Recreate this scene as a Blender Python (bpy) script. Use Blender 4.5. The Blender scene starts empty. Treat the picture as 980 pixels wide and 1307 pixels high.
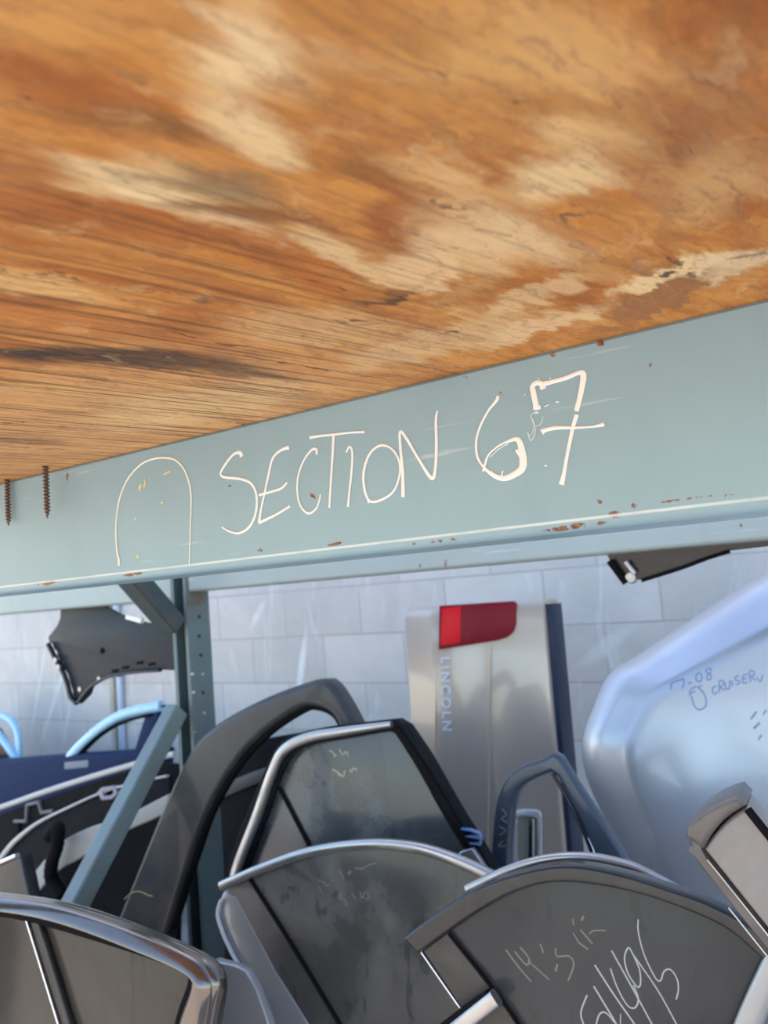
import bpy, bmesh, math, random
from mathutils import Vector, Matrix
random.seed(7)
sc = bpy.context.scene
COL = sc.collection
IW, IH, F = 980.0, 1307.0, 950.0
rad = math.radians
# ------------------------------------------------------------------ camera
PSI, PIT, ROL = rad(31.26), rad(5.72), rad(4.6)
EYE = Vector((0, 0, 1.5))
_h = Vector((-math.sin(PSI), math.cos(PSI), 0))
FWD = _h * math.cos(PIT) + Vector((0, 0, 1)) * math.sin(PIT)
_r0 = Vector((math.cos(PSI), math.sin(PSI), 0))
_u0 = -_h * math.sin(PIT) + Vector((0, 0, 1)) * math.cos(PIT)
RGT = _r0 * math.cos(ROL) - _u0 * math.sin(ROL)
UPV = _r0 * math.sin(ROL) + _u0 * math.cos(ROL)
def ray(px, py):
    return FWD + RGT * ((px - IW / 2) / F) - UPV * ((py - IH / 2) / F)
def at_y(px, py, Y):
    r = ray(px, py); return EYE + r * (Y / r.y)
def at_x(px, py, X):
    r = ray(px, py); return EYE + r * (X / r.x)
def at_z(px, py, Z):
    r = ray(px, py); return EYE + r * ((Z - EYE.z) / r.z)
cd = bpy.data.cameras.new('camera'); cam = bpy.data.objects.new('camera', cd); COL.objects.link(cam)
cam.matrix_world = Matrix(((RGT.x, UPV.x, -FWD.x, EYE.x), (RGT.y, UPV.y, -FWD.y, EYE.y), (RGT.z, UPV.z, -FWD.z, EYE.z), (0, 0, 0, 1)))
cd.sensor_fit = 'VERTICAL'; cd.sensor_height = 9.8; cd.sensor_width = 7.35
cd.lens = 9.8 * F / IH
cd.clip_start = 0.02; cd.clip_end = 200
cd.dof.use_dof = True; cd.dof.focus_distance = 0.62; cd.dof.aperture_fstop = 2.2
sc.camera = cam

# ------------------------------------------------------------------ node helpers
class NT:
    def __init__(s, m):
        s.m = m; s.t = m.node_tree; s.n = s.t.nodes; s.l = s.t.links
    def new(s, ty, **kw):
        n = s.n.new(ty)
        for k, v in kw.items(): setattr(n, k, v)
        return n
    def set(s, inp, v):
        if isinstance(v, bpy.types.NodeSocket): s.l.new(v, inp)
        else: inp.default_value = v
    def vm(s, op, a, b=None):
        n = s.new('ShaderNodeVectorMath', operation=op); s.set(n.inputs[0], a)
        if b is not None: s.set(n.inputs[1], b)
        return n.outputs['Value'] if op in ('DOT_PRODUCT', 'LENGTH') else n.outputs[0]
    def math(s, op, a, b=0.0, clamp=False):
        n = s.new('ShaderNodeMath', operation=op, use_clamp=clamp); s.set(n.inputs[0], a); s.set(n.inputs[1], b)
        return n.outputs[0]
    def mr(s, v, a, b, c=0.0, d=1.0, smooth=True):
        n = s.new('ShaderNodeMapRange', interpolation_type='SMOOTHSTEP' if smooth else 'LINEAR')
        s.set(n.inputs['Value'], v)
        for k, q in zip(('From Min', 'From Max', 'To Min', 'To Max'), (a, b, c, d)): s.set(n.inputs[k], q)
        return n.outputs['Result']
    def mix(s, f, a, b, mode='MIX'):
        n = s.new('ShaderNodeMix', data_type='RGBA', blend_type=mode)
        s.set(n.inputs[0], f)
        for i, v in ((6, a), (7, b)):
            if isinstance(v, tuple) and len(v) == 3: v = (*v, 1)
            s.set(n.inputs[i], v)
        return n.outputs[2]
    def noise(s, vec, scale, detail=3.0, rough=.55, dist=0.0, out=0):
        n = s.new('ShaderNodeTexNoise'); s.set(n.inputs['Vector'], vec)
        n.inputs['Scale'].default_value = scale; n.inputs['Detail'].default_value = detail
        n.inputs['Roughness'].default_value = rough; n.inputs['Distortion'].default_value = dist
        return n.outputs[out]
    def mapping(s, vec, loc=(0, 0, 0), rot=(0, 0, 0), scale=(1, 1, 1)):
        n = s.new('ShaderNodeMapping'); s.set(n.inputs[0], vec)
        n.inputs['Location'].default_value = loc; n.inputs['Rotation'].default_value = rot; n.inputs['Scale'].default_value = scale
        return n.outputs[0]
    def ramp(s, v, stops):
        n = s.new('ShaderNodeValToRGB'); s.set(n.inputs[0], v); e = n.color_ramp.elements
        while len(e) < len(stops): e.new(.5)
        for q, (p, c) in zip(e, stops): q.position = p; q.color = (*c, 1)
        return n.outputs[0]
    def bump(s, h, strength=.3, dist=.01):
        n = s.new('ShaderNodeBump'); s.set(n.inputs['Height'], h)
        n.inputs['Strength'].default_value = strength; n.inputs['Distance'].default_value = dist
        return n.outputs[0]
    def blob(s, p, c, A, B, soft=.35):
        """ellipse with centre c and half axes A, B (all in surface coordinates): 1 inside, 0 outside"""
        det = A[0] * B[1] - A[1] * B[0]
        ga = (B[1] / det, -B[0] / det, 0); gb = (-A[1] / det, A[0] / det, 0)
        d = s.vm('SUBTRACT', p, (c[0], c[1], 0))
        cx = s.new('ShaderNodeCombineXYZ'); s.set(cx.inputs[0], s.vm('DOT_PRODUCT', d, ga)); s.set(cx.inputs[1], s.vm('DOT_PRODUCT', d, gb))
        return s.mr(s.vm('LENGTH', cx.outputs[0]), 1 - soft, 1 + soft, 1.0, 0.0)
def mat(name):
    m = bpy.data.materials.new(name); m.use_nodes = True
    t = NT(m); b = t.n['Principled BSDF']
    tc = t.new('ShaderNodeTexCoord')
    return m, t, b, tc.outputs['Object']
def paint(name, col, rough=.3, metal=0.0, coat=0.0, dust=0.0, dustcol=(.33, .30, .26), dscale=9.0, flake=.06, bump=0.0, bscale=60, spec=.5):
    """painted or moulded surface with a little mottling and dust"""
    m, t, b, v = mat(name)
    n = t.noise(v, dscale, 5, .6, .4)
    c = t.mix(t.mr(t.noise(v, dscale * .4, 2), .3, .7, 0.0, flake * 4), col, tuple(x * .7 for x in col))
    if dust > 0:
        f = t.math('MULTIPLY', t.mr(n, .38, .68), dust)
        c = t.mix(f, c, dustcol)
        t.set(b.inputs['Roughness'], t.mr(f, 0.0, 1.0, rough, .75, False))
    else:
        t.set(b.inputs['Roughness'], t.mr(n, .3, .7, rough * .85, min(1, rough * 1.2)))
    t.set(b.inputs['Base Color'], c)
    b.inputs['Metallic'].default_value = metal; b.inputs['Specular IOR Level'].default_value = spec
    if coat: b.inputs['Coat Weight'].default_value = coat; b.inputs['Specular IOR Level'].default_value = spec; b.inputs['Coat Roughness'].default_value = .06
    if bump: t.set(b.inputs['Normal'], t.bump(t.noise(v, bscale, 4), bump, .004))
    return m
def glass(name, tint=(.035, .036, .036), dustcol=(.26, .24, .21), dust=.5, through=.25, dscale=5.0, rough=.08, coat=.4, spec=.5):
    m, t, b, v = mat(name)
    n = t.noise(v, dscale, 6, .62, .8)
    n2 = t.noise(t.mapping(v, scale=(1.6, 1, .7)), dscale * 3.2, 4, .6, 1.2)
    f = t.math('MULTIPLY', t.mr(n, .36, .66, .35, 1.0), dust)
    f = t.math('MULTIPLY', f, t.mr(n2, .34, .42, .55, 1.0))
    t.set(b.inputs['Base Color'], t.mix(f, tint, dustcol))
    t.set(b.inputs['Roughness'], t.mr(f, 0.0, .8, rough, .55, False))
    b.inputs['Coat Weight'].default_value = coat; b.inputs['Specular IOR Level'].default_value = spec; b.inputs['Coat Roughness'].default_value = .05
    tr = t.new('ShaderNodeBsdfTransparent'); tr.inputs[0].default_value = (.75, .8, .8, 1)
    mx = t.new('ShaderNodeMixShader')
    t.set(mx.inputs[0], t.mr(f, 0.0, .5, through, through * .25, False))
    t.l.new(b.outputs[0], mx.inputs[1]); t.l.new(tr.outputs[0], mx.inputs[2])
    t.l.new(mx.outputs[0], t.n['Material Output'].inputs[0])
    return m

# ------------------------------------------------------------------ object helpers
def link_mesh(name, me, m, parent=None):
    o = bpy.data.objects.new(name, me); COL.objects.link(o)
    if m: me.materials.clear(); me.materials.append(m)
    if parent: o.parent = parent
    return o
def smooth(me, ang=40):
    for p in me.polygons: p.use_smooth = True
    me.set_sharp_from_angle(angle=rad(ang))
def from_bm(name, bm, m, parent=None, ang=40):
    bmesh.ops.recalc_face_normals(bm, faces=bm.faces)
    me = bpy.data.meshes.new(name); bm.to_mesh(me); bm.free(); smooth(me, ang)
    return link_mesh(name, me, m, parent)
def tag(o, label, cat, group=None, kind=None):
    o['label'] = label; o['category'] = cat
    if group: o['group'] = group
    if kind: o['kind'] = kind
    return o
def structure(o): o['kind'] = 'structure'; return o
def cr(pts, n=6, closed=False):
    """Catmull-Rom through pts"""
    P = [Vector(p) for p in pts]; N = len(P); out = []
    rng = N if closed else N - 1
    for i in range(rng):
        if closed: a, b, c, d = P[(i - 1) % N], P[i], P[(i + 1) % N], P[(i + 2) % N]
        else: a, b, c, d = P[max(i - 1, 0)], P[i], P[i + 1], P[min(i + 2, N - 1)]
        for k in range(n):
            t = k / n
            out.append(.5 * ((2 * b) + (c - a) * t + (2 * a - 5 * b + 4 * c - d) * t * t + (3 * b - a - 3 * c + d) * t ** 3))
    if not closed: out.append(P[-1])
    return out
def beam_profile(name, prof, x0, x1, m, parent=None):
    """closed (y,z) profile extruded along x"""
    bm = bmesh.new()
    a = [bm.verts.new((x0, y, z)) for y, z in prof]; b = [bm.verts.new((x1, y, z)) for y, z in prof]
    n = len(prof)
    for i in range(n): bm.faces.new((a[i], a[(i + 1) % n], b[(i + 1) % n], b[i]))
    bm.faces.new(a); bm.faces.new(b[::-1])
    return from_bm(name, bm, m, parent, 25)
def box_between(bm, A, B, side, w, d):
    """bar from A to B; width w along side, depth d along the third axis"""
    ax = (B - A).normalized(); s = (side - ax * side.dot(ax)).normalized(); k = ax.cross(s)
    vs = []
    for P in (A, B):
        vs.append([bm.verts.new(P + s * (w / 2 * i) + k * (d / 2 * j)) for i, j in ((-1, -1), (1, -1), (1, 1), (-1, 1))])
    a, b = vs
    for i in range(4): bm.faces.new((a[i], a[(i + 1) % 4], b[(i + 1) % 4], b[i]))
    bm.faces.new(a[::-1]); bm.faces.new(b)
def bevel_mod(o, w=.003, seg=2):
    md = o.modifiers.new('bevel', 'BEVEL'); md.width = w; md.segments = seg; md.limit_method = 'ANGLE'; md.angle_limit = rad(35); md.harden_normals = False
    return o

class Frame:
    """a leaning sheet standing on the floor: local x along it, local y away from the viewer, local z up it"""
    def __init__(s, px, py, Y, lean=0.0, yaw=0.0, floor=0.0):
        s.u = Vector((math.cos(yaw), math.sin(yaw), 0))
        bk = Vector((-math.sin(yaw), math.cos(yaw), 0))
        s.v = Vector((0, 0, 1)) * math.cos(lean) + bk * math.sin(lean)
        s.k = s.v.cross(s.u)
        p = at_y(px, py, Y)
        s.o = p - s.v * ((p.z - floor) / s.v.z)
    def uv(s, px, py):
        r = ray(px, py); t = (s.o - EYE).dot(s.k) / r.dot(s.k)
        d = EYE + r * t - s.o
        return (d.dot(s.u), d.dot(s.v))
    def pl(s, pts): return [s.uv(*p[:2]) for p in pts]
    def scale(s, px, py):                       # metres per pixel near a pixel
        r = ray(px, py); return ((s.o - EYE).dot(s.k) / r.dot(s.k)) * r.length / F
    def empty(s, name, label, cat, group=None):
        o = bpy.data.objects.new(name, None); COL.objects.link(o); o.empty_display_size = .1
        M = Matrix.Identity(4)
        for i in range(3):
            M[i][0] = s.u[i]; M[i][1] = s.k[i]; M[i][2] = s.v[i]; M[i][3] = s.o[i]
        o.matrix_world = M
        return tag(o, label, cat, group)

def slab(name, outline, t, m, parent=None, y=0.0, holes=(), bevel=.002, vmin=None, seg=2):
    """sheet of thickness t cut to an outline in (u,v); its front face is at depth y"""
    cu = bpy.data.curves.new(name, 'CURVE'); cu.dimensions = '2D'; cu.fill_mode = 'BOTH'
    for loop in (outline, *holes):
        if vmin is not None: loop = [(a[0], max(a[1], vmin)) for a in loop]
        sp = cu.splines.new('POLY'); sp.points.add(len(loop) - 1); sp.use_cyclic_u = True
        for q, a in zip(sp.points, loop): q.co = (a[0], a[1], 0, 1)
    cu.extrude = max(t / 2 - bevel, .0002); cu.bevel_depth = bevel; cu.bevel_resolution = seg; cu.offset = -bevel
    ob = bpy.data.objects.new(name, cu); COL.objects.link(ob)
    dg = bpy.context.evaluated_depsgraph_get()
    me = bpy.data.meshes.new_from_object(ob.evaluated_get(dg)); me.name = name
    bpy.data.objects.remove(ob); bpy.data.curves.remove(cu)
    for q in me.vertices: q.co = (q.co.x, y + t / 2 - q.co.z, q.co.y)
    bm = bmesh.new(); bm.from_mesh(me); bmesh.ops.remove_doubles(bm, verts=bm.verts, dist=1e-5)
    bmesh.ops.recalc_face_normals(bm, faces=bm.faces); bm.to_mesh(me); bm.free()
    smooth(me, 35)
    return link_mesh(name, me, m, parent)
def sweep_bm(bm, path, widths, h, seg=10, power=1.0, y=0.0, shear=0.0):
    """rounded bar following path (u,v) in the sheet; width across the sheet, h toward the viewer, bottom at depth y"""
    P = [Vector((a[0], a[1])) for a in path]; n = len(P); rings = []
    for i in range(n):
        tg = (P[min(i + 1, n - 1)] - P[max(i - 1, 0)])
        tg = tg.normalized() if tg.length > 1e-9 else Vector((1, 0))
        nr = Vector((-tg.y, tg.x)); w = widths[i] if isinstance(widths, (list, tuple)) else widths
        ring = []
        for k in range(seg):
            a = 2 * math.pi * k / seg
            ca, sa = math.cos(a), math.sin(a)
            ca = math.copysign(abs(ca) ** power, ca); sa = math.copysign(abs(sa) ** power, sa)
            q = P[i] + nr * (ca * w / 2)
            ring.append(bm.verts.new((q.x, y - h / 2 - sa * h / 2 + shear * ca * w / 2, q.y)))
        rings.append(ring)
    for a, b in zip(rings, rings[1:]):
        for k in range(seg): bm.faces.new((a[k], a[(k + 1) % seg], b[(k + 1) % seg], b[k]))
    bm.faces.new(rings[0][::-1]); bm.faces.new(rings[-1])
def strip(name, path, w, h, m, parent=None, y=0.0, n=6, power=.6, smooth_path=True, seg=12, shear=0.0):
    if smooth_path:
        if isinstance(w, (list, tuple)):
            q = cr([(a[0], a[1], b) for a, b in zip(path, w)], n); path = [(a.x, a.y) for a in q]; w = [a.z for a in q]
        else: path = [(a.x, a.y) for a in cr([(a[0], a[1], 0) for a in path], n)]
    bm = bmesh.new(); sweep_bm(bm, path, w, h, seg, power, y, shear)
    return from_bm(name, bm, m, parent, 50)
def strokes(name, fr, lines, m, parent, y=0.0, h=.0008, n=5, mpp=None):
    """hand-drawn strokes: each line is (pixel points, pixel width or widths)"""
    bm = bmesh.new()
    for pts, w in lines:
        ws = list(w) if isinstance(w, (list, tuple)) else [w] * len(pts)
        uv = fr.pl(pts); s = mpp or fr.scale(*pts[0])
        q = cr([(a[0], a[1], b * s) for a, b in zip(uv, ws)], n)
        sweep_bm(bm, [(a.x, a.y) for a in q], [a.z for a in q], h, 8, 1.0, y)
    return from_bm(name, bm, m, parent, 60)
def zz(off, sc_, pts): return [(off[0] + a * sc_, off[1] + b * sc_) for a, b in pts]
def sm(pts, n=6, closed=False): return [(a.x, a.y) for a in cr([(p[0], p[1], 0) for p in pts], n, closed)]
def tube3(name, pts, r, m, parent=None, seg=12, n=5, ribs=0):
    P = cr(pts, n); bm = bmesh.new(); rings = []; up = Vector((.1, .2, 1)).normalized()
    for i, p in enumerate(P):
        tg = (P[min(i + 1, len(P) - 1)] - P[max(i - 1, 0)]).normalized()
        s = tg.cross(Vector((0.2, 1, .1))).normalized(); k = tg.cross(s)
        rr = r * (1 + (.14 if ribs and i % 2 else 0))
        rings.append([bm.verts.new(p + (s * math.cos(2 * math.pi * j / seg) + k * math.sin(2 * math.pi * j / seg)) * rr) for j in range(seg)])
    for a, b in zip(rings, rings[1:]):
        for j in range(seg): bm.faces.new((a[j], a[(j + 1) % seg], b[(j + 1) % seg], b[j]))
    bm.faces.new(rings[0][::-1]); bm.faces.new(rings[-1])
    return from_bm(name, bm, m, parent, 60)

# ------------------------------------------------------------------ key dimensions
_a, _b = at_y(490, 498, 1.0), at_y(490, 694, 1.0)
Y1 = 0.13 / (_a.z - _b.z)                        # face of the near beam
ZTOP, ZBOT = at_y(490, 498, Y1).z, at_y(490, 694, Y1).z
Y2 = 1.36                                        # face of the far beam
YW = 2.57                                        # block wall
ZB2 = at_y(490, 733, Y2).z
print('Y1', Y1, 'ZTOP', ZTOP, 'ZBOT', ZBOT, 'ZB2', ZB2)

# ------------------------------------------------------------------ world and sun
w = bpy.data.worlds.new('world'); sc.world = w; w.use_nodes = True
nt = w.node_tree; bg = nt.nodes['Background']
sky = nt.nodes.new('ShaderNodeTexSky'); sky.sky_type = 'NISHITA'
sky.sun_disc = True; sky.sun_elevation = rad(52); sky.sun_rotation = rad(-50); sky.sun_intensity = .17
sky.altitude = 100; sky.air_density = 1.0; sky.dust_density = .6; sky.ozone_density = 1.0
nt.links.new(sky.outputs[0], bg.inputs[0]); bg.inputs[1].default_value = 0.42
sc.view_settings.view_transform = 'Standard'; sc.view_settings.look = 'None'
sc.view_settings.gamma = 1; sc.view_settings.use_curve_mapping = False
sc.view_settings.exposure = 0.32

# ------------------------------------------------------------------ setting: floor and block wall
def make_floor_mat():
    m, t, b, v = mat('dusty_concrete')
    n = t.noise(v, 1.3, 6, .6)
    t.set(b.inputs['Base Color'], t.ramp(n, [(.3, (.40, .365, .32)), (.7, (.54, .50, .45))]))
    b.inputs['Roughness'].default_value = .9
    t.set(b.inputs['Normal'], t.bump(t.noise(v, 25, 6), .3, .02))
    return m
bm = bmesh.new()
vs = [bm.verts.new(p) for p in ((-40, -40, 0), (40, -40, 0), (40, YW + .3, 0), (-40, YW + .3, 0))]
top = bm.faces.new(vs); ex = bmesh.ops.extrude_face_region(bm, geom=[top])
for q in ex['geom']:
    if isinstance(q, bmesh.types.BMVert): q.co.z -= .15
structure(from_bm('floor', bm, make_floor_mat()))

def make_wall_mat():
    m, t, b, v = mat('painted_block')
    z1, z2 = at_y(400, 812, YW).z, at_y(400, 872, YW).z
    h = z1 - z2
    # surface coordinates (x, z)
    sp = t.new('ShaderNodeSeparateXYZ'); t.set(sp.inputs[0], v)
    cb = t.new('ShaderNodeCombineXYZ'); t.set(cb.inputs[0], sp.outputs[0]); t.set(cb.inputs[1], sp.outputs[2])
    p = cb.outputs[0]
    br = t.new('ShaderNodeTexBrick'); t.set(br.inputs['Vector'], t.mapping(p, loc=(.13, -z2, 0)))
    br.inputs['Scale'].default_value = 1; br.inputs['Brick Width'].default_value = h * 2; br.inputs['Row Height'].default_value = h
    br.inputs['Mortar Size'].default_value = .0045; br.inputs['Mortar Smooth'].default_value = .5
    br.inputs['Color1'].default_value = (.63, .58, .525, 1); br.inputs['Color2'].default_value = (.73, .68, .62, 1); br.inputs['Mortar'].default_value = (.50, .465, .43, 1)
    c = t.mix(t.mr(t.noise(p, 2.2, 6, .65, .8), .35, .68, 0.0, .55), br.outputs[0], (.50, .48, .44))
    c = t.mix(t.mr(t.noise(t.mapping(p, scale=(3, .5, 1)), 5, 5, .6, 1.0), .55, .75, 0.0, .4), c, (.86, .86, .84))
    pd = t.vm('ADD', p, t.vm('SCALE', t.noise(p, 9, 3, .5, 0, 1), (0, 0, 0)))
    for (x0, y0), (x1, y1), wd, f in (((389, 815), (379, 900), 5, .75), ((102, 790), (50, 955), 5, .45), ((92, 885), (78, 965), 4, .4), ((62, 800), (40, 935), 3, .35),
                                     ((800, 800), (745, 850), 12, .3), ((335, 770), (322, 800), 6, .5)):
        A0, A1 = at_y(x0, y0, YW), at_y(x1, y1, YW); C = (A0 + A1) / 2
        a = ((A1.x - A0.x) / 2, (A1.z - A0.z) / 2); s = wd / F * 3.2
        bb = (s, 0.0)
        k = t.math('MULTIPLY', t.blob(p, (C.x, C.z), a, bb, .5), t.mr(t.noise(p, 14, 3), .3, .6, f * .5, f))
        c = t.mix(k, c, (.95, .95, .92))  # pale sun streaks painted into the wall colour
    t.set(b.inputs['Base Color'], c); b.inputs['Roughness'].default_value = .75
    hgt = t.math('ADD', t.math('MULTIPLY', br.outputs[1], -.8), t.math('MULTIPLY', t.noise(p, 45, 5), .35))
    t.set(b.inputs['Normal'], t.bump(hgt, .35, .012))
    return m
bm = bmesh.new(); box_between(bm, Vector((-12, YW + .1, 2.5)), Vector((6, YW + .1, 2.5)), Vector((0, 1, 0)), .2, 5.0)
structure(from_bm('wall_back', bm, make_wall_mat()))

# ------------------------------------------------------------------ plywood deck overhead
def make_ply_mat():
    m, t, b, v = mat('weathered_plywood')
    G = rad(72)                                   # direction of the face grain on the sheet
    sp = t.new('ShaderNodeSeparateXYZ'); t.set(sp.inputs[0], v)
    cb = t.new('ShaderNodeCombineXYZ'); t.set(cb.inputs[0], sp.outputs[0]); t.set(cb.inputs[1], sp.outputs[1])
    flat = cb.outputs[0]
    gv = t.mapping(flat, rot=(0, 0, -G))
    wob = t.vm('SUBTRACT', t.noise(t.mapping(gv, scale=(.5, 1, 1)), 8, 6, .68, 0, 1), (.5, .5, .5))
    wn = t.new('ShaderNodeVectorMath', operation='SCALE'); t.set(wn.inputs[0], wob); wn.inputs['Scale'].default_value = .085
    fe = t.vm('SUBTRACT', t.noise(t.mapping(gv, scale=(.10, 1, 1)), 48, 3, .6, 0, 0), (.5, .5, .5))
    fe2 = t.vm('MULTIPLY', fe, (math.cos(G) * .075, math.sin(G) * .075, 0))
    p = t.vm('ADD', t.vm('ADD', flat, wn.outputs[0]), fe2); gp = t.mapping(p, rot=(0, 0, -G))
    big = t.noise(t.mapping(gp, scale=(.28, 1, 1)), 11, 4, .6, 1.0)
    c = t.ramp(big, [(.28, (.30, .085, .015)), (.42, (.50, .180, .038)), (.52, (.66, .30, .08)), (.62, (.56, .22, .05)), (.76, (.86, .52, .20))])
    rings = t.math('SINE', t.math('MULTIPLY', t.noise(t.mapping(gp, scale=(.16, 1, 1)), 7.5, 2, .5, .5), 95.0))
    c = t.mix(t.mr(rings, .2, 1.0, 0.0, .38), c, (.33, .12, .03))
    W = lambda x, y: at_z(x, y, ZTOP)
    def spot(cx, cy, ax, ay, bx, by, soft=.3):
        C, A, B = W(cx, cy), W(cx + ax, cy + ay), W(cx + bx, cy + by)
        return t.blob(p, (C.x, C.y), (A.x - C.x, A.y - C.y), (B.x - C.x, B.y - C.y), soft)
    cream, pale, red, dark, black = (1.0, .76, .42), (.96, .70, .40), (.34, .105, .026), (.20, .085, .03), (.045, .035, .03)
    S = [  # stains and veneer figure: centre, half axes (pixels on the sheet), colour, strength, edge softness
        (60, 30, 150, 10, -20, 45, (.72, .36, .11), .8, .5), (620, 60, 150, 30, -40, 60, (.78, .45, .17), .7, .5),
        (760, 80, 130, 40, -30, 45, (.80, .48, .20), .6, .5), (600, 150, 110, 25, -20, 60, (.66, .34, .11), .6, .5),
        (60, 115, 95, 35, -20, 38, red, .75, .5), (165, 165, 90, 14, -5, 16, dark, .7, .5), (330, 85, 72, 26, -24, 44, cream, .95, .4),
        (310, 175, 60, 30, -22, 22, cream, .8, .35), (330, 110, 40, 20, -10, 60, pale, .5, .5),
        (400, 135, 60, 20, -20, 42, (.55, .25, .07), .7, .4), (195, 245, 80, 20, -15, 24, cream, .95, .35), (290, 285, 70, 14, -8, 10, pale, .7, .4),
        (270, 240, 85, 14, -8, 15, (.30, .20, .10), .85, .35), (310, 275, 70, 4, -5, 10, dark, .8, .4), (60, 230, 70, 20, -10, 26, (.45, .19, .06), .6, .5),
        (100, 285, 110, 25, -8, 16, red, .7, .4), (440, 60, 60, 30, -20, 40, (.52, .24, .08), .6, .5), (60, 370, 75, 14, -6, 16, (.86, .54, .22), .8, .35),
        (30, 385, 55, 8, -4, 8, red, .7, .4), (480, 185, 45, 30, -18, 40, (.50, .22, .07), .6, .5), (470, 225, 35, 20, -10, 18, dark, .55, .45),
        (740, 172, 70, 6, -22, 30, (.86, .56, .25), .9, .3), (690, 235, 60, -14, -14, 28, cream, .75, .35), (790, 220, 38, 30, -24, 24, (.46, .20, .07), .7, .35),
        (880, 165, 85, 14, -16, 34, (.30, .115, .045), .8, .5), (950, 105, 50, 20, -20, 50, (.34, .16, .07), .7, .5), (700, 130, 90, 10, -14, 22, (.42, .19, .06), .55, .6), (940, 200, 50, 10, -20, 30, (.40, .20, .085), .6, .5), (500, 20, 120, 14, -10, 26, (.46, .21, .06), .6, .6), (960, 15, 60, 12, -20, 20, red, .8, .5),
        (560, 240, 60, 24, -14, 18, (.84, .52, .22), .8, .35), (520, 300, 30, 36, -22, 26, red, .8, .3), (430, 310, 70, 22, -12, 18, (.55, .26, .09), .6, .4),
        (880, 230, 50, 20, -40, 40, (.70, .44, .20), .7, .5), (640, 310, 80, 30, -20, 18, pale, .75, .35), (690, 300, 60, 22, -4, 10, (.55, .24, .08), .7, .3),
        (545, 345, 34, 22, -26, 16, pale, .75, .3), (450, 330, 60, 30, -10, 10, cream, .6, .4), (500, 375, 26, -6, -4, 9, dark, .7, .4),
        (610, 370, 70, -22, -10, 12, (.62, .34, .13), .6, .3), (860, 352, 85, -28, 10, 12, cream, .8, .25), (940, 340, 55, -16, 8, 16, (.85, .66, .42), .8, .25),
        (850, 385, 72, -24, -6, 22, (.38, .17, .068), 1.0, .1), (690, 380, 60, -20, -6, 14, (.92, .66, .36), .6, .3), (600, 330, 50, 24, -16, 14, (.94, .68, .38), .6, .3), (740, 340, 50, 24, -10, 12, (.66, .36, .15), .6, .3), (790, 420, 32, -10, 2, 6, (.45, .19, .06), .9, .15), (808, 345, 10, 12, -8, 5, (.42, .2, .08), .9, .15),
        (690, 420, 90, -28, 6, 10, pale, .7, .3), (420, 420, 110, 8, -8, 22, (.80, .52, .24), .6, .4), (560, 440, 120, -34, 6, 14, (.82, .56, .30), .7, .35),
        (150, 548, 330, -34, 0, 50, (.86, .60, .33), .38, .5), (250, 520, 150, -22, 10, 18, (.84, .58, .30), .65, .4), (80, 500, 100, 4, 4, 9, (.80, .48, .20), .7, .4), (130, 415, 120, 20, -6, 9, (.52, .19, .05), .7, .4),
        (300, 375, 90, 26, -8, 9, red, .5, .4),
        (150, 458, 175, 10, -2, 10, black, .92, .45), (60, 452, 80, 3, -1, 7, black, .8, .4), (310, 476, 90, 12, -2, 6, (.16, .10, .06), .8, .4), (20, 560, 60, 4, -1, 4, (.15, .09, .05), .6, .4),
        (850, 350, 16, -5, 3, 3, black, .9, .3), (495, 380, 30, -8, 2, 3, black, .7, .4), (700, 282, 22, -3, 2, 3, (.16, .10, .06), .8, .4), (240, 388, 14, -1, 1, 3, black, .7, .4),
        (470, 385, 24, -4, 2, 3, (.2, .11, .05), .6, .4), (960, 325, 26, -8, 2, 3, (.2, .13, .08), .7, .4), (925, 250, 14, 28, -4, 2, (.32, .16, .07), .7, .3),
    ]
    for i, (cx, cy, ax, ay, bx, by, col, k, soft) in enumerate(S):
        soft = min(.8, soft + .22) if cy < 330 else soft
        f = spot(cx, cy, ax, ay, bx, by, soft)
        c = t.mix(t.math('MULTIPLY', f, k), c, col)
    # fine fibres along the grain and open checks
    fib = t.noise(t.mapping(gp, scale=(.035, 1, 1)), 190, 4, .7)
    c = t.mix(t.mr(fib, .42, .64, 0.0, .42), c, (.92, .70, .42), 'SOFT_LIGHT')
    c = t.mix(t.mr(fib, .48, .30, 0.0, .5), c, (.28, .12, .04))
    chk = t.noise(t.mapping(gp, loc=(3, 1, 0), scale=(.06, 1, 1)), 75, 3, .55)
    ck = t.mr(chk, .335, .285, 0.0, .8)
    c = t.mix(ck, c, (.10, .05, .022))
    ln = t.noise(t.mapping(gv, loc=(1, 4, 0), scale=(.02, 1, 1)), 210, 3, .6)
    lnm = t.math('MULTIPLY', t.mr(ln, .50, .37, 0.0, .85), spot(90, 565, 330, -40, 0, 75, .6))
    c = t.mix(lnm, c, (.13, .055, .02))
    mott = t.noise(gp, 34, 5, .65, .6)
    c = t.mix(t.mr(mott, .54, .74, 0.0, .28), c, (1.0, .74, .38)); c = t.mix(t.mr(mott, .46, .30, 0.0, .4), c, (.36, .15, .045))
    t.set(b.inputs['Base Color'], c); b.inputs['Roughness'].default_value = .8
    t.set(b.inputs['Normal'], t.bump(t.math('SUBTRACT', t.math('ADD', t.math('MULTIPLY', fib, .5), t.math('MULTIPLY', mott, .4)), ck), .45, .0025))
    return m
XP = at_y(234, 880, Y2).x                        # the upright between the bays
deck = tag(bpy.data.objects.new('plywood_deck', None), 'weathered orange-brown plywood sheet overhead resting on the painted beam', 'plywood')
COL.objects.link(deck); deck.location = (0, Y1, ZTOP); bpy.context.view_layer.update()
inv = Matrix.Translation((0, -Y1, -ZTOP))
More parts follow.
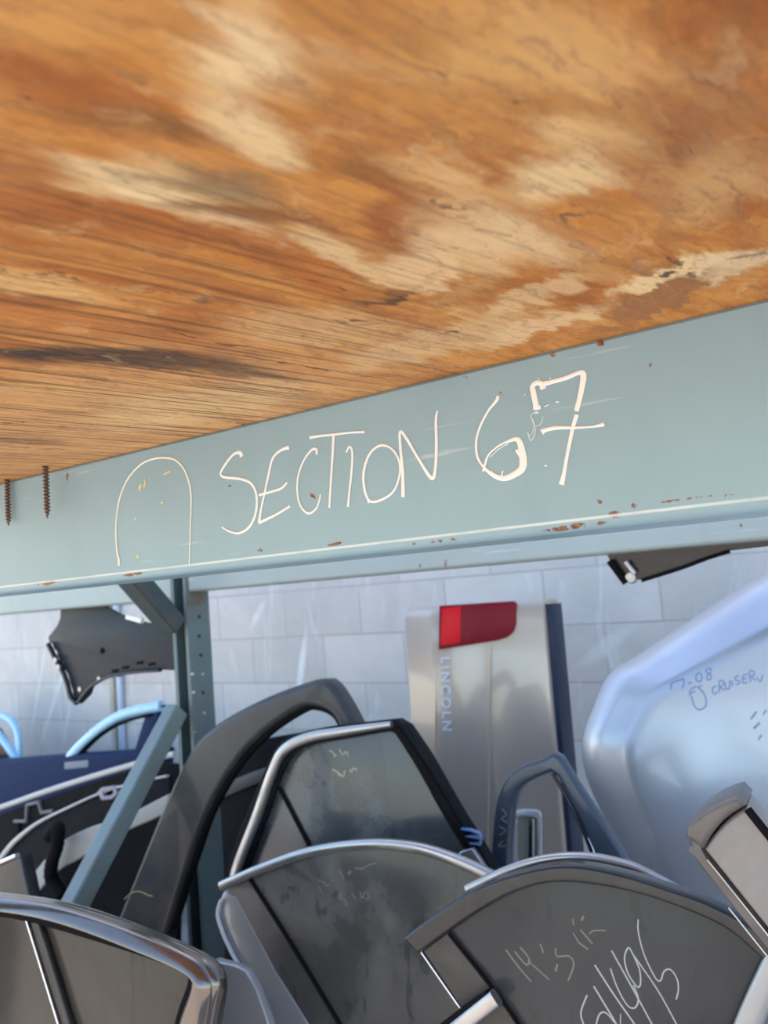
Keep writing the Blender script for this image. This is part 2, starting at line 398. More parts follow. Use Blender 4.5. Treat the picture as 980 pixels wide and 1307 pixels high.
bm = bmesh.new(); box_between(bm, Vector((XP + .05, Y1 / 2 - .17 + .02, ZTOP + .0095)), Vector((1.1, Y1 / 2 - .17 + .02, ZTOP + .0095)), Vector((0, 1, 0)), Y1 + .38, .019)
sheet = from_bm('sheet', bm, make_ply_mat()); sheet.parent = deck; sheet.matrix_parent_inverse = inv
m_screw = paint('rusty_screw_steel', (.17, .125, .095), .45, .6, dust=.35, dustcol=(.20, .105, .065), dscale=160)
def screw(base, L, r):
    bm = bmesh.new(); seg = 14; turns = L / .0040; N = int(turns * 8); rings = []
    for i in range(N + 1):
        z = -L * i / N; tip = min(1.0, (N - i) / (N * .14))
        ring = []
        for k in range(seg):
            ph = 2 * math.pi * k / seg
            f = ((i / 8.0) - k / seg) % 1.0
            th = max(0, 1 - abs(f - .5) / .24) if i > 6 else 0
            rr = r * (.60 + .62 * th) * (.08 + .92 * tip)
            ring.append(bm.verts.new((base.x + rr * math.cos(ph), base.y + rr * math.sin(ph), base.z + z)))
        rings.append(ring)
    for a, b in zip(rings, rings[1:]):
        for k in range(seg): bm.faces.new((a[k], a[(k + 1) % seg], b[(k + 1) % seg], b[k]))
    bm.faces.new(rings[0]); bm.faces.new(rings[-1][::-1])
    o = from_bm('screw', bm, m_screw, None, 30); o.parent = deck; o.matrix_parent_inverse = inv
    return o
b1 = at_z(58, 595, ZTOP); b1.y = min(b1.y, Y1 - .012)
screw(b1 + Vector((0, 0, .004)), .064, .0036)
b2 = at_y(9, 612, Y1 - .006); b2.z = ZTOP
screw(b2 + Vector((0, 0, .004)), .061, .0036)

# ------------------------------------------------------------------ painted rack beams
def make_beam_mat(name, Yf, spots, seed=0.0, lip_highlight_z=None, base=(.252, .393, .460)):
    m, t, b, v = mat(name)
    sp = t.new('ShaderNodeSeparateXYZ'); t.set(sp.inputs[0], v)
    cb = t.new('ShaderNodeCombineXYZ'); t.set(cb.inputs[0], sp.outputs[0]); t.set(cb.inputs[1], sp.outputs[2])
    fl = cb.outputs[0]
    c = t.mix(t.mr(t.noise(fl, 5, 5, .6, .5), .35, .65, 0.0, .35), base, tuple(x * 1.16 for x in base))
    c = t.mix(t.mr(t.noise(t.mapping(fl, scale=(1.4, .35, 1)), 16, 4, .6), .5, .75, 0.0, .25), c, tuple(x * .82 for x in base))
    # chalky scuffs
    sc_ = t.noise(t.mapping(fl, loc=(seed, 2, 0), rot=(0, 0, .05), scale=(.12, 2.2, 1)), 40, 4, .6, .3)
    c = t.mix(t.mr(sc_, .64, .72, 0.0, .35), c, (.66, .74, .74))
    rn = t.noise(t.mapping(fl, loc=(seed, 0, 0)), 70, 6, .7, .3)
    rust_c = t.ramp(t.noise(fl, 300, 3), [(.35, (.11, .05, .03)), (.65, (.30, .145, .07))])
    # scattered pin-prick rust
    rf = t.mr(t.math('ADD', rn, t.math('MULTIPLY', t.noise(t.mapping(fl, loc=(seed + 5, 0, 0)), 9, 2), .25)), .865, .89)
    c = t.mix(t.math('MULTIPLY', rf, .6), c, rust_c)
    for cx, cy, ax, ay, bx, by in spots:
        C, A, B = at_y(cx, cy, Yf), at_y(cx + ax, cy + ay, Yf), at_y(cx + bx, cy + by, Yf)
        f = t.blob(fl, (C.x, C.z), ((A.x - C.x) * .75, (A.z - C.z) * .75), ((B.x - C.x) * .7, (B.z - C.z) * .7), .7)
        f = t.mr(t.math('MULTIPLY', f, t.mr(rn, .36, .66, 0.0, 1.0)), .31, .5)
        c = t.mix(f, c, rust_c)
    if lip_highlight_z is not None:                          # highlight along the folded edge painted into the colour
        d = t.math('ABSOLUTE', t.math('SUBTRACT', sp.outputs[2], lip_highlight_z))
        k = t.math('MULTIPLY', t.mr(d, .0016, .0004), t.mr(t.noise(t.mapping(fl, scale=(1, 6, 1)), 14, 4, .6), .3, .55, .3, .75))
        c = t.mix(k, c, (.70, .80, .80))
    t.set(b.inputs['Base Color'], c); b.inputs['Roughness'].default_value = .36
    t.set(b.inputs['Normal'], t.bump(t.noise(fl, 90, 4), .06, .002))
    return m
m_beam1 = make_beam_mat('blue_grey_beam_paint', Y1,
    [(785, 656, 14, -1, 1, 9), (940, 631, 26, -3, 1, 4), (875, 637, 55, -7, 0, 3), (810, 645, 6, 0, 0, 5), (766, 438, 6, 2, -1, 7), (830, 462, 3, 2, -1, 12), (595, 480, 16, -4, 1, 4), (706, 452, 5, 0, 0, 5),
     (640, 503, 4, 3, -2, 5), (545, 492, 5, -1, 0, 3), (430, 694, 18, -3, 0, 3), (332, 702, 5, 0, 0, 4), (730, 672, 60, -8, 0, 5), (560, 690, 50, -6, 0, 4), (400, 634, 6, 5, -2, 3), (86, 605, 2, 0, 0, 14),
     (60, 744, 25, -3, 0, 4), (170, 733, 20, -3, 0, 3), (870, 372, 6, -1, 0, 3), (930, 395, 4, 0, 0, 4), (293, 620, 3, 0, 0, 2), (765, 640, 5, 0, 0, 5)], 0.0, ZBOT + .0012)
def hat(Yf, zb, zt, dep=.05, th=.003, roll=.009):
    """open channel: face, rolled lower lip and flanges running back"""
    o = [(Yf + dep, zt), (Yf + .003, zt), (Yf, zt - .003)]
    o += [(Yf, zb + roll)]
    for k in range(1, 7):
        a = k / 6 * math.pi / 2
        o.append((Yf + roll * (1 - math.cos(a)), zb + roll * (1 - math.sin(a)) ))
    # shallow roll then flat underside
    o += [(Yf + dep, zb - .001), (Yf + dep, zb + th)]
    o += [(Yf + roll + .002, zb + th + .001), (Yf + th, zb + roll + .002), (Yf + th, zt - .006), (Yf + .006, zt - th), (Yf + dep, zt - th)]
    return o
XP = at_y(234, 880, Y2).x                        # the upright between the bays
beam = beam_profile('rack_beam', hat(Y1, ZBOT - .0075, ZTOP), XP + .029, 1.6, m_beam1)
tag(beam, 'blue-grey steel rack beam with white hand-painted section lettering under the plywood', 'rack beam')
m_white = paint('white_paint_pen', (.90, .91, .90), .5, 0, bump=.2, bscale=400)
m_cream = paint('cream_paint_pen', (.90, .88, .78), .5, 0)
m_yellow = paint('yellow_paint_fleck', (.85, .70, .22), .5, 0)
frb = Frame(490, 600, Y1); frb.o = Vector((0, Y1, 0))
R1 = lambda *p: zz((260, 530), 320 / 980, p)
R2 = lambda *p: zz((590, 460), 200 / 980, p)
R3 = lambda *p: zz((130, 570), 130 / 980, p)
MP = .13 / 196.0
words = [
    (R1((150, 162), (142, 146), (115, 155), (80, 200), (67, 230), (85, 242), (140, 248), (185, 265), (207, 310), (205, 380), (180, 435), (140, 460), (105, 455), (72, 437)), [7, 6, 4, 4, 4, 4, 4, 4, 4, 4, 4, 3.5, 3, 2.5]),
    (R1((335, 125), (300, 138), (270, 170), (255, 230), (240, 300), (225, 370), (217, 420)), [6, 4, 4, 4, 3.5, 3.5, 5]),
    (R1((217, 312), (270, 297), (305, 285), (327, 262)), [4, 3.5, 3.5, 3]), (R1((217, 420), (280, 390), (338, 355)), [5, 3.5, 3.5]),
    (R1((443, 154), (440, 132), (420, 138), (390, 180), (370, 240), (367, 300), (380, 355), (410, 383), (440, 365), (455, 325), (457, 308)), [4, 4, 3.5, 3, 3, 3, 3, 3.5, 3, 2.5, 2]),
    (R1((415, 87), (460, 80), (510, 75), (570, 68), (630, 65)), [4.5, 3.5, 3.5, 3, 3.5]), (R1((508, 74), (505, 150), (498, 260), (492, 362)), [4.5, 4, 3.5, 3.5]),
    (R1((558, 145), (572, 122), (582, 150), (578, 230), (570, 300), (565, 358)), [2.5, 3.5, 3.5, 3.5, 3.2, 3.8]),
    (R1((625, 262), (628, 210), (650, 150), (690, 118), (735, 130), (765, 180), (765, 240), (740, 300), (690, 332), (650, 335), (632, 300), (626, 262)), [4, 4, 3.5, 3.5, 3, 3, 3, 3, 3.5, 3.5, 4, 4]),
    (R1((645, 330), (648, 342)), 5),
    (R1((780, 320), (778, 220), (770, 130), (768, 65), (790, 85), (840, 170), (890, 245), (905, 215), (910, 120), (908, 20), (914, -18)), [5.5, 4.5, 4, 4, 4, 3.5, 5, 4, 4, 3.5, 2.5]),
]
strokes('painted_word', frb, words, m_white, beam, y=Y1 + .0001, h=.0011, mpp=MP)['label'] = 'white hand-painted word SECTION'
num = [
    (R2((222, 222), (215, 250), (160, 320), (110, 420), (88, 510), (95, 600), (130, 660), (190, 715), (260, 738), (330, 712), (378, 668), (376, 580), (350, 497), (290, 505), (220, 540), (160, 600), (132, 695)),
     [4, 4, 3, 3, 3, 3, 3, 5, 6.5, 7.5, 9, 8.5, 6, 3.5, 2.5, 2.5, 3.5]),
    (R2((180, 690), (205, 715)), 1.5), (R2((255, 690), (245, 730)), 2), (R2((340, 560), (365, 600)), 4), (R2((290, 520), (230, 555), (175, 605)), 1.2),
    (R2((508, 180), (505, 152), (560, 135), (650, 110), (730, 78), (758, 92), (745, 190), (714, 318)), [6.5, 6.5, 5, 5, 5, 7, 6, 5.5]),
    (R2((716, 340), (690, 430), (655, 600), (638, 700), (620, 778)), [5, 4.5, 4, 4.5, 6.5]),
    (R2((505, 150), (470, 140), (440, 162), (446, 205), (465, 298)), [6, 6, 6, 6.5, 6.5]), (R2((445, 296), (490, 292)), 5.5),
    (R2((497, 450), (520, 436), (590, 422), (700, 421), (800, 416), (850, 408), (888, 398)), [7, 5, 4.5, 3.2, 2.5, 3.5, 5]),
    (R2((515, 290), (545, 275)), 1.2), (R2((585, 262), (605, 258)), 1.6), (R2((390, 212), (394, 216)), 2), (R2((515, 660), (530, 658)), 2), (R2((475, 118), (480, 112)), 1.8), (R2((548, 112), (555, 118)), 2),
]
strokes('painted_number', frb, num, m_white, beam, y=Y1 + .0001, h=.0011, mpp=MP)['label'] = 'white hand-painted number 67'
peel = [(R2((470, 315), (430, 345), (450, 395), (435, 460), (412, 465)), 1.3), (R2((430, 345), (455, 410), (495, 390), (505, 350)), 1.2), (R2((460, 420), (450, 470), (428, 500), (410, 450)), 1.6), (R2((455, 330), (475, 322)), 3)]
strokes('peeling_smear', frb, peel, paint('thin_chalk', (.62, .74, .75), .6), beam, y=Y1 + .0001, h=.0008, mpp=MP)
strokes('painted_arch', frb, [(R3((168, 1145), (165, 1080), (150, 1010), (138, 850), (145, 680), (180, 480), (260, 300), (380, 170), (500, 118), (620, 108), (720, 135), (800, 230), (850, 380), (862, 540), (855, 800), (845, 1140)),
    [4.5, 5, 3.5, 3, 3, 3, 3, 3, 3, 3, 3, 3, 3, 2.6, 2.2, 2])], m_cream, beam, y=Y1 + .0001, h=.0011, mpp=MP)['label'] = 'cream painted arch outline'
strokes('paint_fleck', frb, [(R3((362, 420), (368, 385), (385, 362)), [3.5, 5, 2]), (R3((412, 300), (416, 350), (405, 395)), [1, 3, 2.5]), (R3((595, 270), (655, 235)), [2, 3]),
    (R3((570, 540), (590, 535)), 3), (R3((318, 690), (335, 688)), 3), (R3((347, 1045), (345, 1075)), 3.5)], m_yellow, beam, y=Y1 + .0001, h=.0008, mpp=MP)

m_beam2 = make_beam_mat('blue_grey_beam_paint_rear', Y2, [(843, 704, 3, 0, 0, 8), (800, 706, 3, 0, 0, 6), (900, 698, 5, 0, 0, 5), (567, 718, 3, 0, 0, 8), (535, 722, 3, 0, 0, 5), (945, 672, 3, 0, 0, 5)], 9.0, None, (.33, .40, .38))
H2 = .13
o = beam_profile('rack_beam', hat(Y2 + .004, ZB2, ZB2 + H2), XP + .032, 2.6, m_beam2)
tag(o, 'blue-grey rear rack beam running right from the punched upright', 'rack beam')
bm = bmesh.new(); box_between(bm, Vector((XP + .031, Y2 + .03, ZB2 - .03)), Vector((XP + .031, Y2 + .03, ZB2 + .15)), Vector((1, 0, 0)), .006, .056)
# end plate kept beside the upright's flank
plate = from_bm('end_connector', bm, paint('rusty_connector', (.16, .16, .14), .6, .2, dust=.6, dustcol=(.22, .13, .08), dscale=40)); plate.parent = o
o2 = beam_profile('rack_beam', hat(Y2 + .004, at_y(100, 776, Y2).z, at_y(100, 776, Y2).z + H2), -4.2, XP - .032, m_beam2)
tag(o2, 'blue-grey rear rack beam running left from the punched upright above the black fender', 'rack beam')

# ------------------------------------------------------------------ rack upright frame
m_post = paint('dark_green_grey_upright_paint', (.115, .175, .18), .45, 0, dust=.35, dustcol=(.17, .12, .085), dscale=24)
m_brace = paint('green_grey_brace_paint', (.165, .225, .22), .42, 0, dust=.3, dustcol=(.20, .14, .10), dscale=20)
fr_up = tag(bpy.data.objects.new('rack_upright', None), 'green-grey punched steel rack upright with diagonal braces in front of the block wall', 'rack upright')
COL.objects.link(fr_up); fr_up.location = (XP, Y2, 0)
def adopt(o, root):
    o.parent = root; o.matrix_parent_inverse = Matrix.Translation(-root.location); return o
def channel_post(name, yf, sgn):
    W_, D_, T_ = .056, .078, .0035
    prof = [(-W_/2, 0), (-W_/2 + .011, 0), (-W_/2 + .011, T_), (-W_/2 + T_, T_), (-W_/2 + T_, D_ - T_), (W_/2 - T_, D_ - T_), (W_/2 - T_, T_), (W_/2 - .011, T_), (W_/2 - .011, 0), (W_/2, 0), (W_/2, D_), (-W_/2, D_)]
    bm = bmesh.new()
    a = [bm.verts.new((XP + x, yf + sgn * y, 0.0)) for x, y in prof]; b = [bm.verts.new((XP + x, yf + sgn * y, 2.35)) for x, y in prof]
    n = len(prof)
    for i in range(n): bm.faces.new((a[i], a[(i + 1) % n], b[(i + 1) % n], b[i]))
    bm.faces.new(a); bm.faces.new(b[::-1])
    return adopt(from_bm(name, bm, m_post, None, 30), fr_up)
channel_post('post', Y2, 1)
channel_post('post', Y1 - .02, 1)
def brace(A, B, w=.040, d=.048, m=m_brace):
    bm = bmesh.new(); box_between(bm, A, B, Vector((1, 0, 0)), w, d)
    return bevel_mod(adopt(from_bm('brace', bm, m), fr_up), .004)
A, B = at_x(226, 905, XP), at_x(98, 1150, XP)
dirv = (B - A) / (B - A).y
brace(A - dirv * .0, A + dirv * (Y1 + .06 - A.y))
A, B = at_x(222, 800, XP), at_x(172, 742, XP)
dirv = (B - A) / (B - A).y
brace(A, A + dirv * (Y1 + .06 - A.y), .056, .05, paint('shaded_brace_paint', (.04, .068, .068), .5, 0, dust=.3, dustcol=(.14, .09, .06), dscale=24))  # upper brace's shade put into a darker copy of the brace colour
m_rivet = paint('bright_zinc', (.75, .76, .78), .25, .9)
m_hole = paint('punched_hole_shadow_steel', (.02, .025, .025), .8)
for px, py, m in ((258, 860, m_rivet), (260, 910, m_rivet), (254, 787, m_hole), (254, 812, m_hole), (256, 836, m_hole), (259, 884, m_hole), (236, 862, m_rivet), (237, 886, m_rivet), (240, 937, m_rivet), (241, 962, m_rivet)):
    XF = XP + .028
    p = at_x(px, py, XF); p.y = min(max(p.y, Y2 + .006), Y2 + .072)
    bm = bmesh.new(); bmesh.ops.create_cone(bm, cap_ends=True, segments=14, radius1=.0045, radius2=.0035, depth=.004)
    for q in bm.verts: q.co = Vector((XF + .0015 + q.co.z, p.y + q.co.x, p.z + q.co.y))
    adopt(from_bm('rivet' if m is m_rivet else 'punched_hole', bm, m), fr_up)

# ------------------------------------------------------------------ materials for car parts
m_chrome = paint('polished_trim', (.80, .81, .82), .13, 1.0, flake=.03)
m_dullchrome = paint('dusty_bright_trim', (.46, .46, .465), .28, .9, dust=.3, dscale=30)
m_pewter = paint('pewter_window_frame', (.15, .132, .12), .14, .8, coat=.4, dust=.1, dscale=20)
m_blackgloss = paint('gloss_black_trim', (.018, .019, .021), .2, 0, coat=.3, dust=.12, dustcol=(.11, .105, .10), dscale=14, spec=.3)
m_blacktrim = paint('matte_black_trim', (.010, .011, .013), .5, 0, dust=.2, dustcol=(.035, .035, .036), dscale=12, spec=.04)
m_rubber = paint('black_rubber', (.008, .008, .009), .65, 0, dust=.1, dustcol=(.04, .038, .036), spec=.03)
m_gun = paint('gunmetal_car_paint', (.34, .35, .36), .3, .3, coat=.8, dust=.2, dscale=10)
m_glass_c = glass('dusty_tinted_glass', dustcol=(.20, .19, .17), dust=.6, through=.10, dscale=4.5, coat=.1, spec=.35)
m_glass_d = glass('smoky_tinted_glass', tint=(.04, .042, .045), dustcol=(.12, .12, .115), dust=.24, through=.10, dscale=3.5, coat=0, spec=.22)
m_glass_a = glass('brown_tinted_glass', tint=(.045, .042, .036), dustcol=(.14, .125, .10), dust=.42, through=.08, dscale=3.0, coat=0, spec=.22)
m_glass_g = glass('smoked_glass', tint=(.05, .06, .065), dustcol=(.20, .21, .21), dust=.45, through=.38, dscale=4.0)
m_navy = paint('navy_car_paint', (.010, .026, .080), .4, 0, coat=0, dust=.08, dustcol=(.03, .05, .10), spec=.06)
m_skysheen = paint('painted_sky_sheen', (.33, .60, .80), .25, .1, coat=.8)  # sky reflection on the navy doors' frames put into their colour
m_pen = paint('silver_paint_pen', (.42, .43, .43), .5)
m_penfaint = paint('faded_yellow_paint_pen', (.20, .175, .13), .6)
LEAN = rad(5)

# ------------------------------------------------------------------ A: near left door with divided window
fa = Frame(140, 1230, .69, LEAN)
t_ = fa.empty('car_door', 'near left car door with pewter window frame and bright divider bar across tinted glass', 'car door', 'scrap car doors')
outer = sm([(-92, 1134), (0, 1143), (60, 1152), (120, 1168), (200, 1198), (245, 1219), (268, 1236), (278, 1262), (272, 1307), (258, 1380), (245, 1450)], 6)
inner = sm([(-72, 1156), (0, 1165), (60, 1178), (150, 1205), (222, 1230), (240, 1244), (241, 1262), (226, 1307), (205, 1400)], 6)
o_uv, i_uv = fa.pl(outer), fa.pl(inner)
slab('window_frame', o_uv + fa.pl([(-92, 1450)]), .028, m_pewter, t_, y=-.004, holes=[i_uv + fa.pl([(-72, 1400)])], bevel=.0115, seg=6)
slab('glass', i_uv + fa.pl([(-74, 1405)]), .005, m_glass_a, t_, y=.014, bevel=.0008)
strip('frame_bead', fa.pl([(-88, 1139), (-40, 1145), (0, 1151), (60, 1160), (120, 1177), (200, 1207), (242, 1226), (259, 1240), (267, 1262), (262, 1307), (248, 1380)]), [.0168] * 6 + [.016] * 5, .022, m_pewter, t_, y=.010, power=.4, shear=.72, seg=16)
strip('window_gasket', i_uv, .016, .012, m_rubber, t_, y=.014)
strip('chrome_divider', fa.pl([(28, 1170), (48, 1235), (70, 1307), (98, 1400)]), .0048, .007, m_chrome, t_, y=.010)
strip('divider_bar', fa.pl([(40, 1172), (62, 1240), (82, 1307), (112, 1400)]), .013, .010, m_blackgloss, t_, y=.013)
ub = [a[0] for a in o_uv]
slab('door_body', fa.pl([(-93, 1440), (246, 1440)]) + [(max(ub) - .05, .25), (max(ub) - .12, .01), (min(ub) + .03, .01), (min(ub), .3)], .05, m_pewter, t_, y=-.012, bevel=.01)

# ------------------------------------------------------------------ B: gunmetal fender between near doors
fb = Frame(305, 1260, .90, LEAN)
t_ = fb.empty('fender', 'small gunmetal fender edge poking up between two dusty doors', 'fender', )
pts = [(272, 1226), (300, 1233), (313, 1240), (326, 1262), (340, 1300), (352, 1340), (365, 1400), (250, 1400), (262, 1300)]
slab('fender_skin', fb.pl(pts) + [], .016, m_gun, t_, bevel=.003)
m_bare = paint('bare_bright_edge', (.82, .85, .86), .4, 0)
strip('bright_edge', fb.pl([(277, 1227), (275, 1260), (270, 1307), (262, 1380)]), .0040, .007, m_bare, t_, y=-.0005)
uu = [a[0] for a in fb.pl(pts)]
slab('lower_skin', fb.pl([(368, 1395), (250, 1395)]) + [(min(uu) - .02, .01), (max(uu) + .02, .01)], .02, m_gun, t_, y=.002, bevel=.003)

# ------------------------------------------------------------------ C: dusty centre door
fc = Frame(470, 1150, 1.02, LEAN)
t_ = fc.empty('car_door', 'dusty centre car door with grey arched top rail and grimy tinted glass', 'car door', 'scrap car doors')
arc = sm([(284, 1130), (340, 1106), (400, 1086), (470, 1077), (530, 1081), (580, 1096), (628, 1118), (680, 1150)], 6)
gl = [(286, 1130)] + arc[1:] + [(760, 1240), (760, 1430), (440, 1430), (378, 1307), (345, 1250), (300, 1165)]
slab('glass', fc.pl(gl), .006, m_glass_c, t_, y=.004, bevel=.001)
strip('top_rail', fc.pl(arc), .0165, .016, m_dullchrome, t_, y=.006)
strip('run_channel', fc.pl([(318, 1122), (352, 1175), (395, 1245), (432, 1307), (500, 1420)]), .007, .006, m_rubber, t_, y=.005)
side = [(284, 1138), (279, 1150), (278, 1166), (284, 1185), (293, 1210), (306, 1230), (330, 1268), (345, 1300), (372, 1360), (420, 1430), (470, 1430), (440, 1400), (392, 1307), (350, 1240), (318, 1180), (300, 1145)]
slab('door_side', fc.pl(side), .03, m_gun, t_, y=.002, bevel=.004)
strip('bright_edge', fc.pl([(283, 1148), (279, 1166), (285, 1188), (297, 1215), (310, 1236)]), .0045, .007, m_bare, t_, y=.001)
strip('bright_edge', fc.pl([(311, 1238), (328, 1265), (340, 1288), (344, 1302), (340, 1306)]), .0045, .007, m_bare, t_, y=.001)
uu = [a[0] for a in fc.pl(gl)]
slab('door_body', fc.pl([(420, 1425), (760, 1425)]) + [(max(uu), .25), (max(uu) - .05, .01), (min(uu) + .12, .01), (min(uu) + .06, .3)], .05, m_gun, t_, y=-.008, bevel=.01)
Rc = lambda *p: zz((380, 1090), 140 / 980, p)
strokes('faded_writing', fc, [(Rc((170, 240), (215, 260), (240, 290), (270, 280)), 1.5), (Rc((170, 290), (210, 365)), 1.3), (Rc((290, 240), (310, 250)), 1.3), (Rc((350, 150), (385, 200), (400, 235)), 1.5), (Rc((450, 150), (440, 190), (470, 160)), 1.5), (Rc((500, 130), (560, 140), (620, 105), (690, 90)), 1.3),
    (Rc((380, 360), (360, 400), (410, 420), (430, 470), (400, 450)), 1.6), (Rc((460, 350), (490, 390), (500, 410)), 1.5), (Rc((540, 340), (560, 400), (590, 345)), 1.5), (Rc((600, 350), (630, 385), (600, 410)), 1.5)], m_penfaint, t_, y=.0042, h=.0006)

# ------------------------------------------------------------------ D: right door with handwriting
fd = Frame(720, 1200, .88, LEAN)
t_ = fd.empty('car_door', 'near right car door with black arched frame and silver handwriting scratched on its glass', 'car door', 'scrap car doors')
dt = sm([(515, 1197), (560, 1163), (620, 1127), (690, 1106), (740, 1103), (800, 1115), (860, 1134), (905, 1150), (960, 1180), (1010, 1225)], 6)
di = sm([(536, 1216), (600, 1170), (660, 1137), (720, 1125), (800, 1136), (870, 1158), (930, 1186), (975, 1225)], 6)
slab('top_frame', fd.pl(dt) + fd.pl(di)[::-1], .026, m_blackgloss, t_, y=-.006, bevel=.005, seg=3)
glp = [(536, 1214)] + di[1:] + [(985, 1235), (955, 1310), (900, 1430), (690, 1430), (640, 1345), (590, 1290)]
slab('glass', fd.pl(glp), .006, m_glass_d, t_, y=.006, bevel=.001)
strip('glass_edge', fd.pl([(537, 1216), (562, 1252), (590, 1292), (628, 1345)]), .003, .006, m_chrome, t_, y=.006)
slab('quarter_panel', fd.pl([(540, 1214), (572, 1190), (650, 1290), (700, 1380), (640, 1345), (588, 1286)]), .004, paint('dusty_brown_quarter', (.06, .054, .047), .5, 0, dust=.4, dustcol=(.12, .105, .09), dscale=14, spec=.3), t_, y=.001, bevel=.001)
strip('run_channel', fd.pl([(572, 1192), (612, 1242), (650, 1292), (700, 1370)]), .004, .004, m_rubber, t_, y=.003)
strip('rear_pillar', fd.pl([(992, 1225), (966, 1280), (945, 1330), (905, 1430)]), .024, .014, m_gun, t_, y=.006)
strip('belt_molding', fd.pl([(638, 1268), (600, 1298), (560, 1330), (530, 1355)]), .019, .014, m_dullchrome, t_, y=-.004, power=.5)
strip('belt_seal', fd.pl([(628, 1262), (596, 1284), (555, 1316), (522, 1344)]), .006, .012, m_rubber, t_, y=-.004, power=.5)
uu = [a[0] for a in fd.pl(glp)]
slab('door_body', fd.pl([(520, 1350), (690, 1425), (930, 1425)]) + [(max(uu) - .06, .25), (max(uu) - .1, .01), (min(uu) + .06, .01), (min(uu), .3)], .05, m_gun, t_, y=-.008, bevel=.01)
Rd = lambda *p: zz((600, 1140), 280 / 980, p)
strokes('silver_writing', fd, [(p, w * .75) for p, w in [(Rd((515, 465), (487, 545), (505, 610)), 2.2), (Rd((545, 425), (590, 500), (640, 584), (660, 630)), 2.4), (Rd((553, 610), (570, 552), (600, 545), (640, 590)), 2), (Rd((550, 330), (630, 455), (720, 584), (745, 625)), 2.4),
    (Rd((620, 345), (650, 430), (695, 510), (730, 522), (745, 480), (722, 420)), 2), (Rd((625, 265), (700, 400), (800, 584), (820, 630)), 2.2), (Rd((740, 430), (700, 370), (683, 300), (700, 252), (720, 280), (750, 350), (755, 415), (742, 432)), 2),
    (Rd((720, 280), (830, 440), (910, 584), (930, 625)), 2), (Rd((745, 125), (745, 180), (770, 280), (820, 385), (845, 400), (860, 360), (888, 350), (918, 390), (925, 440), (915, 485)), 1.9), (Rd((665, 550), (665, 600)), 1.4)]], m_pen, t_, y=.0062, h=.0006)
strokes('faded_writing', fd, [(Rd((150, 260), (210, 340), (265, 405)), 1.8), (Rd((215, 250), (255, 300), (242, 328), (190, 268)), 1.8), (Rd((305, 235), (320, 275)), 1.8), (Rd((250, 310), (345, 395)), 1.6), (Rd((375, 255), (380, 290), (435, 290), (455, 330), (430, 400)), 1.7), (Rd((382, 325), (374, 358)), 2.2),
    (Rd((450, 120), (455, 150)), 1.5), (Rd((485, 170), (540, 235)), 1.8), (Rd((470, 212), (478, 228), (520, 260)), 1.8), (Rd((500, 110), (490, 130)), 2.4), (Rd((452, 185), (480, 230)), 1.4), (Rd((525, 190), (545, 175), (600, 175)), 1.3)], m_penfaint, t_, y=.0062, h=.0006)

# ------------------------------------------------------------------ E: bright arched rail behind the right door
fe = Frame(710, 1110, .95, LEAN)
t_ = fe.empty('car_door', 'car door showing only its bright silver arched rail behind the handwritten glass', 'car door', 'scrap car doors')
ea = [(598, 1134), (650, 1110), (700, 1096), (750, 1094), (800, 1104), (832, 1118), (880, 1145)]
strip('top_rail', fe.pl(ea), .0125, .014, m_dullchrome, t_, y=.004)
es = sm(ea, 5)
slab('glass', fe.pl(es + [(900, 1300), (640, 1300), (605, 1150)]), .006, m_glass_d, t_, y=.004, bevel=.001)
uu = [a[0] for a in fe.pl(ea)]
slab('door_body', fe.pl([(640, 1290), (900, 1290)]) + [(max(uu), .3), (max(uu), .01), (min(uu) + .05, .01)], .04, m_gun, t_, y=0, bevel=.008)

# ------------------------------------------------------------------ running board leaning at the right
fr_ = Frame(930, 1100, .745, rad(1))
t_ = fr_.empty('running_board', 'dusty dark grey running board with rounded end cap and chrome line at right', 'running board')
m_board = paint('dusty_grey_board', (.20, .19, .19), .38, .3, coat=.2, dust=.75, dustcol=(.30, .28, .27), dscale=8)
m_cap = paint('bronze_grey_plastic', (.085, .08, .076), .35, .1, coat=.2, dust=.5, dustcol=(.20, .185, .17), dscale=14)
D = (.80, 1.0)
def along(p, L): return (p[0] + D[0] * L, p[1] + D[1] * L)
LL = 2000
slab('board', [a for a in fr_.pl(sm([(899, 1082), (912, 1064), (930, 1045), (953, 1029)], 5) + [along((953, 1029), LL), along((905, 1090), LL)])], .05, m_board, t_, y=-.004, bevel=.004, vmin=.012)
slab('side_skirt', fr_.pl(sm([(903, 1088), (890, 1075), (877, 1070), (879, 1088), (890, 1108)], 4) + [along((890, 1108), 1990), along((905, 1092), 1990)]), .06, m_cap, t_, y=.0, bevel=.012, seg=4, vmin=.012)
strip('chrome_line', fr_.pl([(903, 1096), (945, 1148), along((945, 1148), 300), along((945, 1148), 900)]), .0018, .003, m_dullchrome, t_, y=-.0005, n=4)
strip('chrome_line', fr_.pl([(930, 1158), along((930, 1158), 200), along((930, 1158), 800)]), .0018, .003, m_dullchrome, t_, y=.001, n=4)
strip('edge_seal', fr_.pl([(955, 1031), along((955, 1031), 200), along((955, 1031), 900)]), .007, .006, m_rubber, t_, y=-.002, n=4)
cap = sm([(876, 1066), (878, 1052), (890, 1040), (906, 1029), (924, 1020), (942, 1014)], 4) + sm([(953, 1026), (930, 1041), (912, 1060), (899, 1082)], 4)
slab('end_cap', fr_.pl(cap), .062, m_cap, t_, y=-.008, bevel=.006, seg=4)

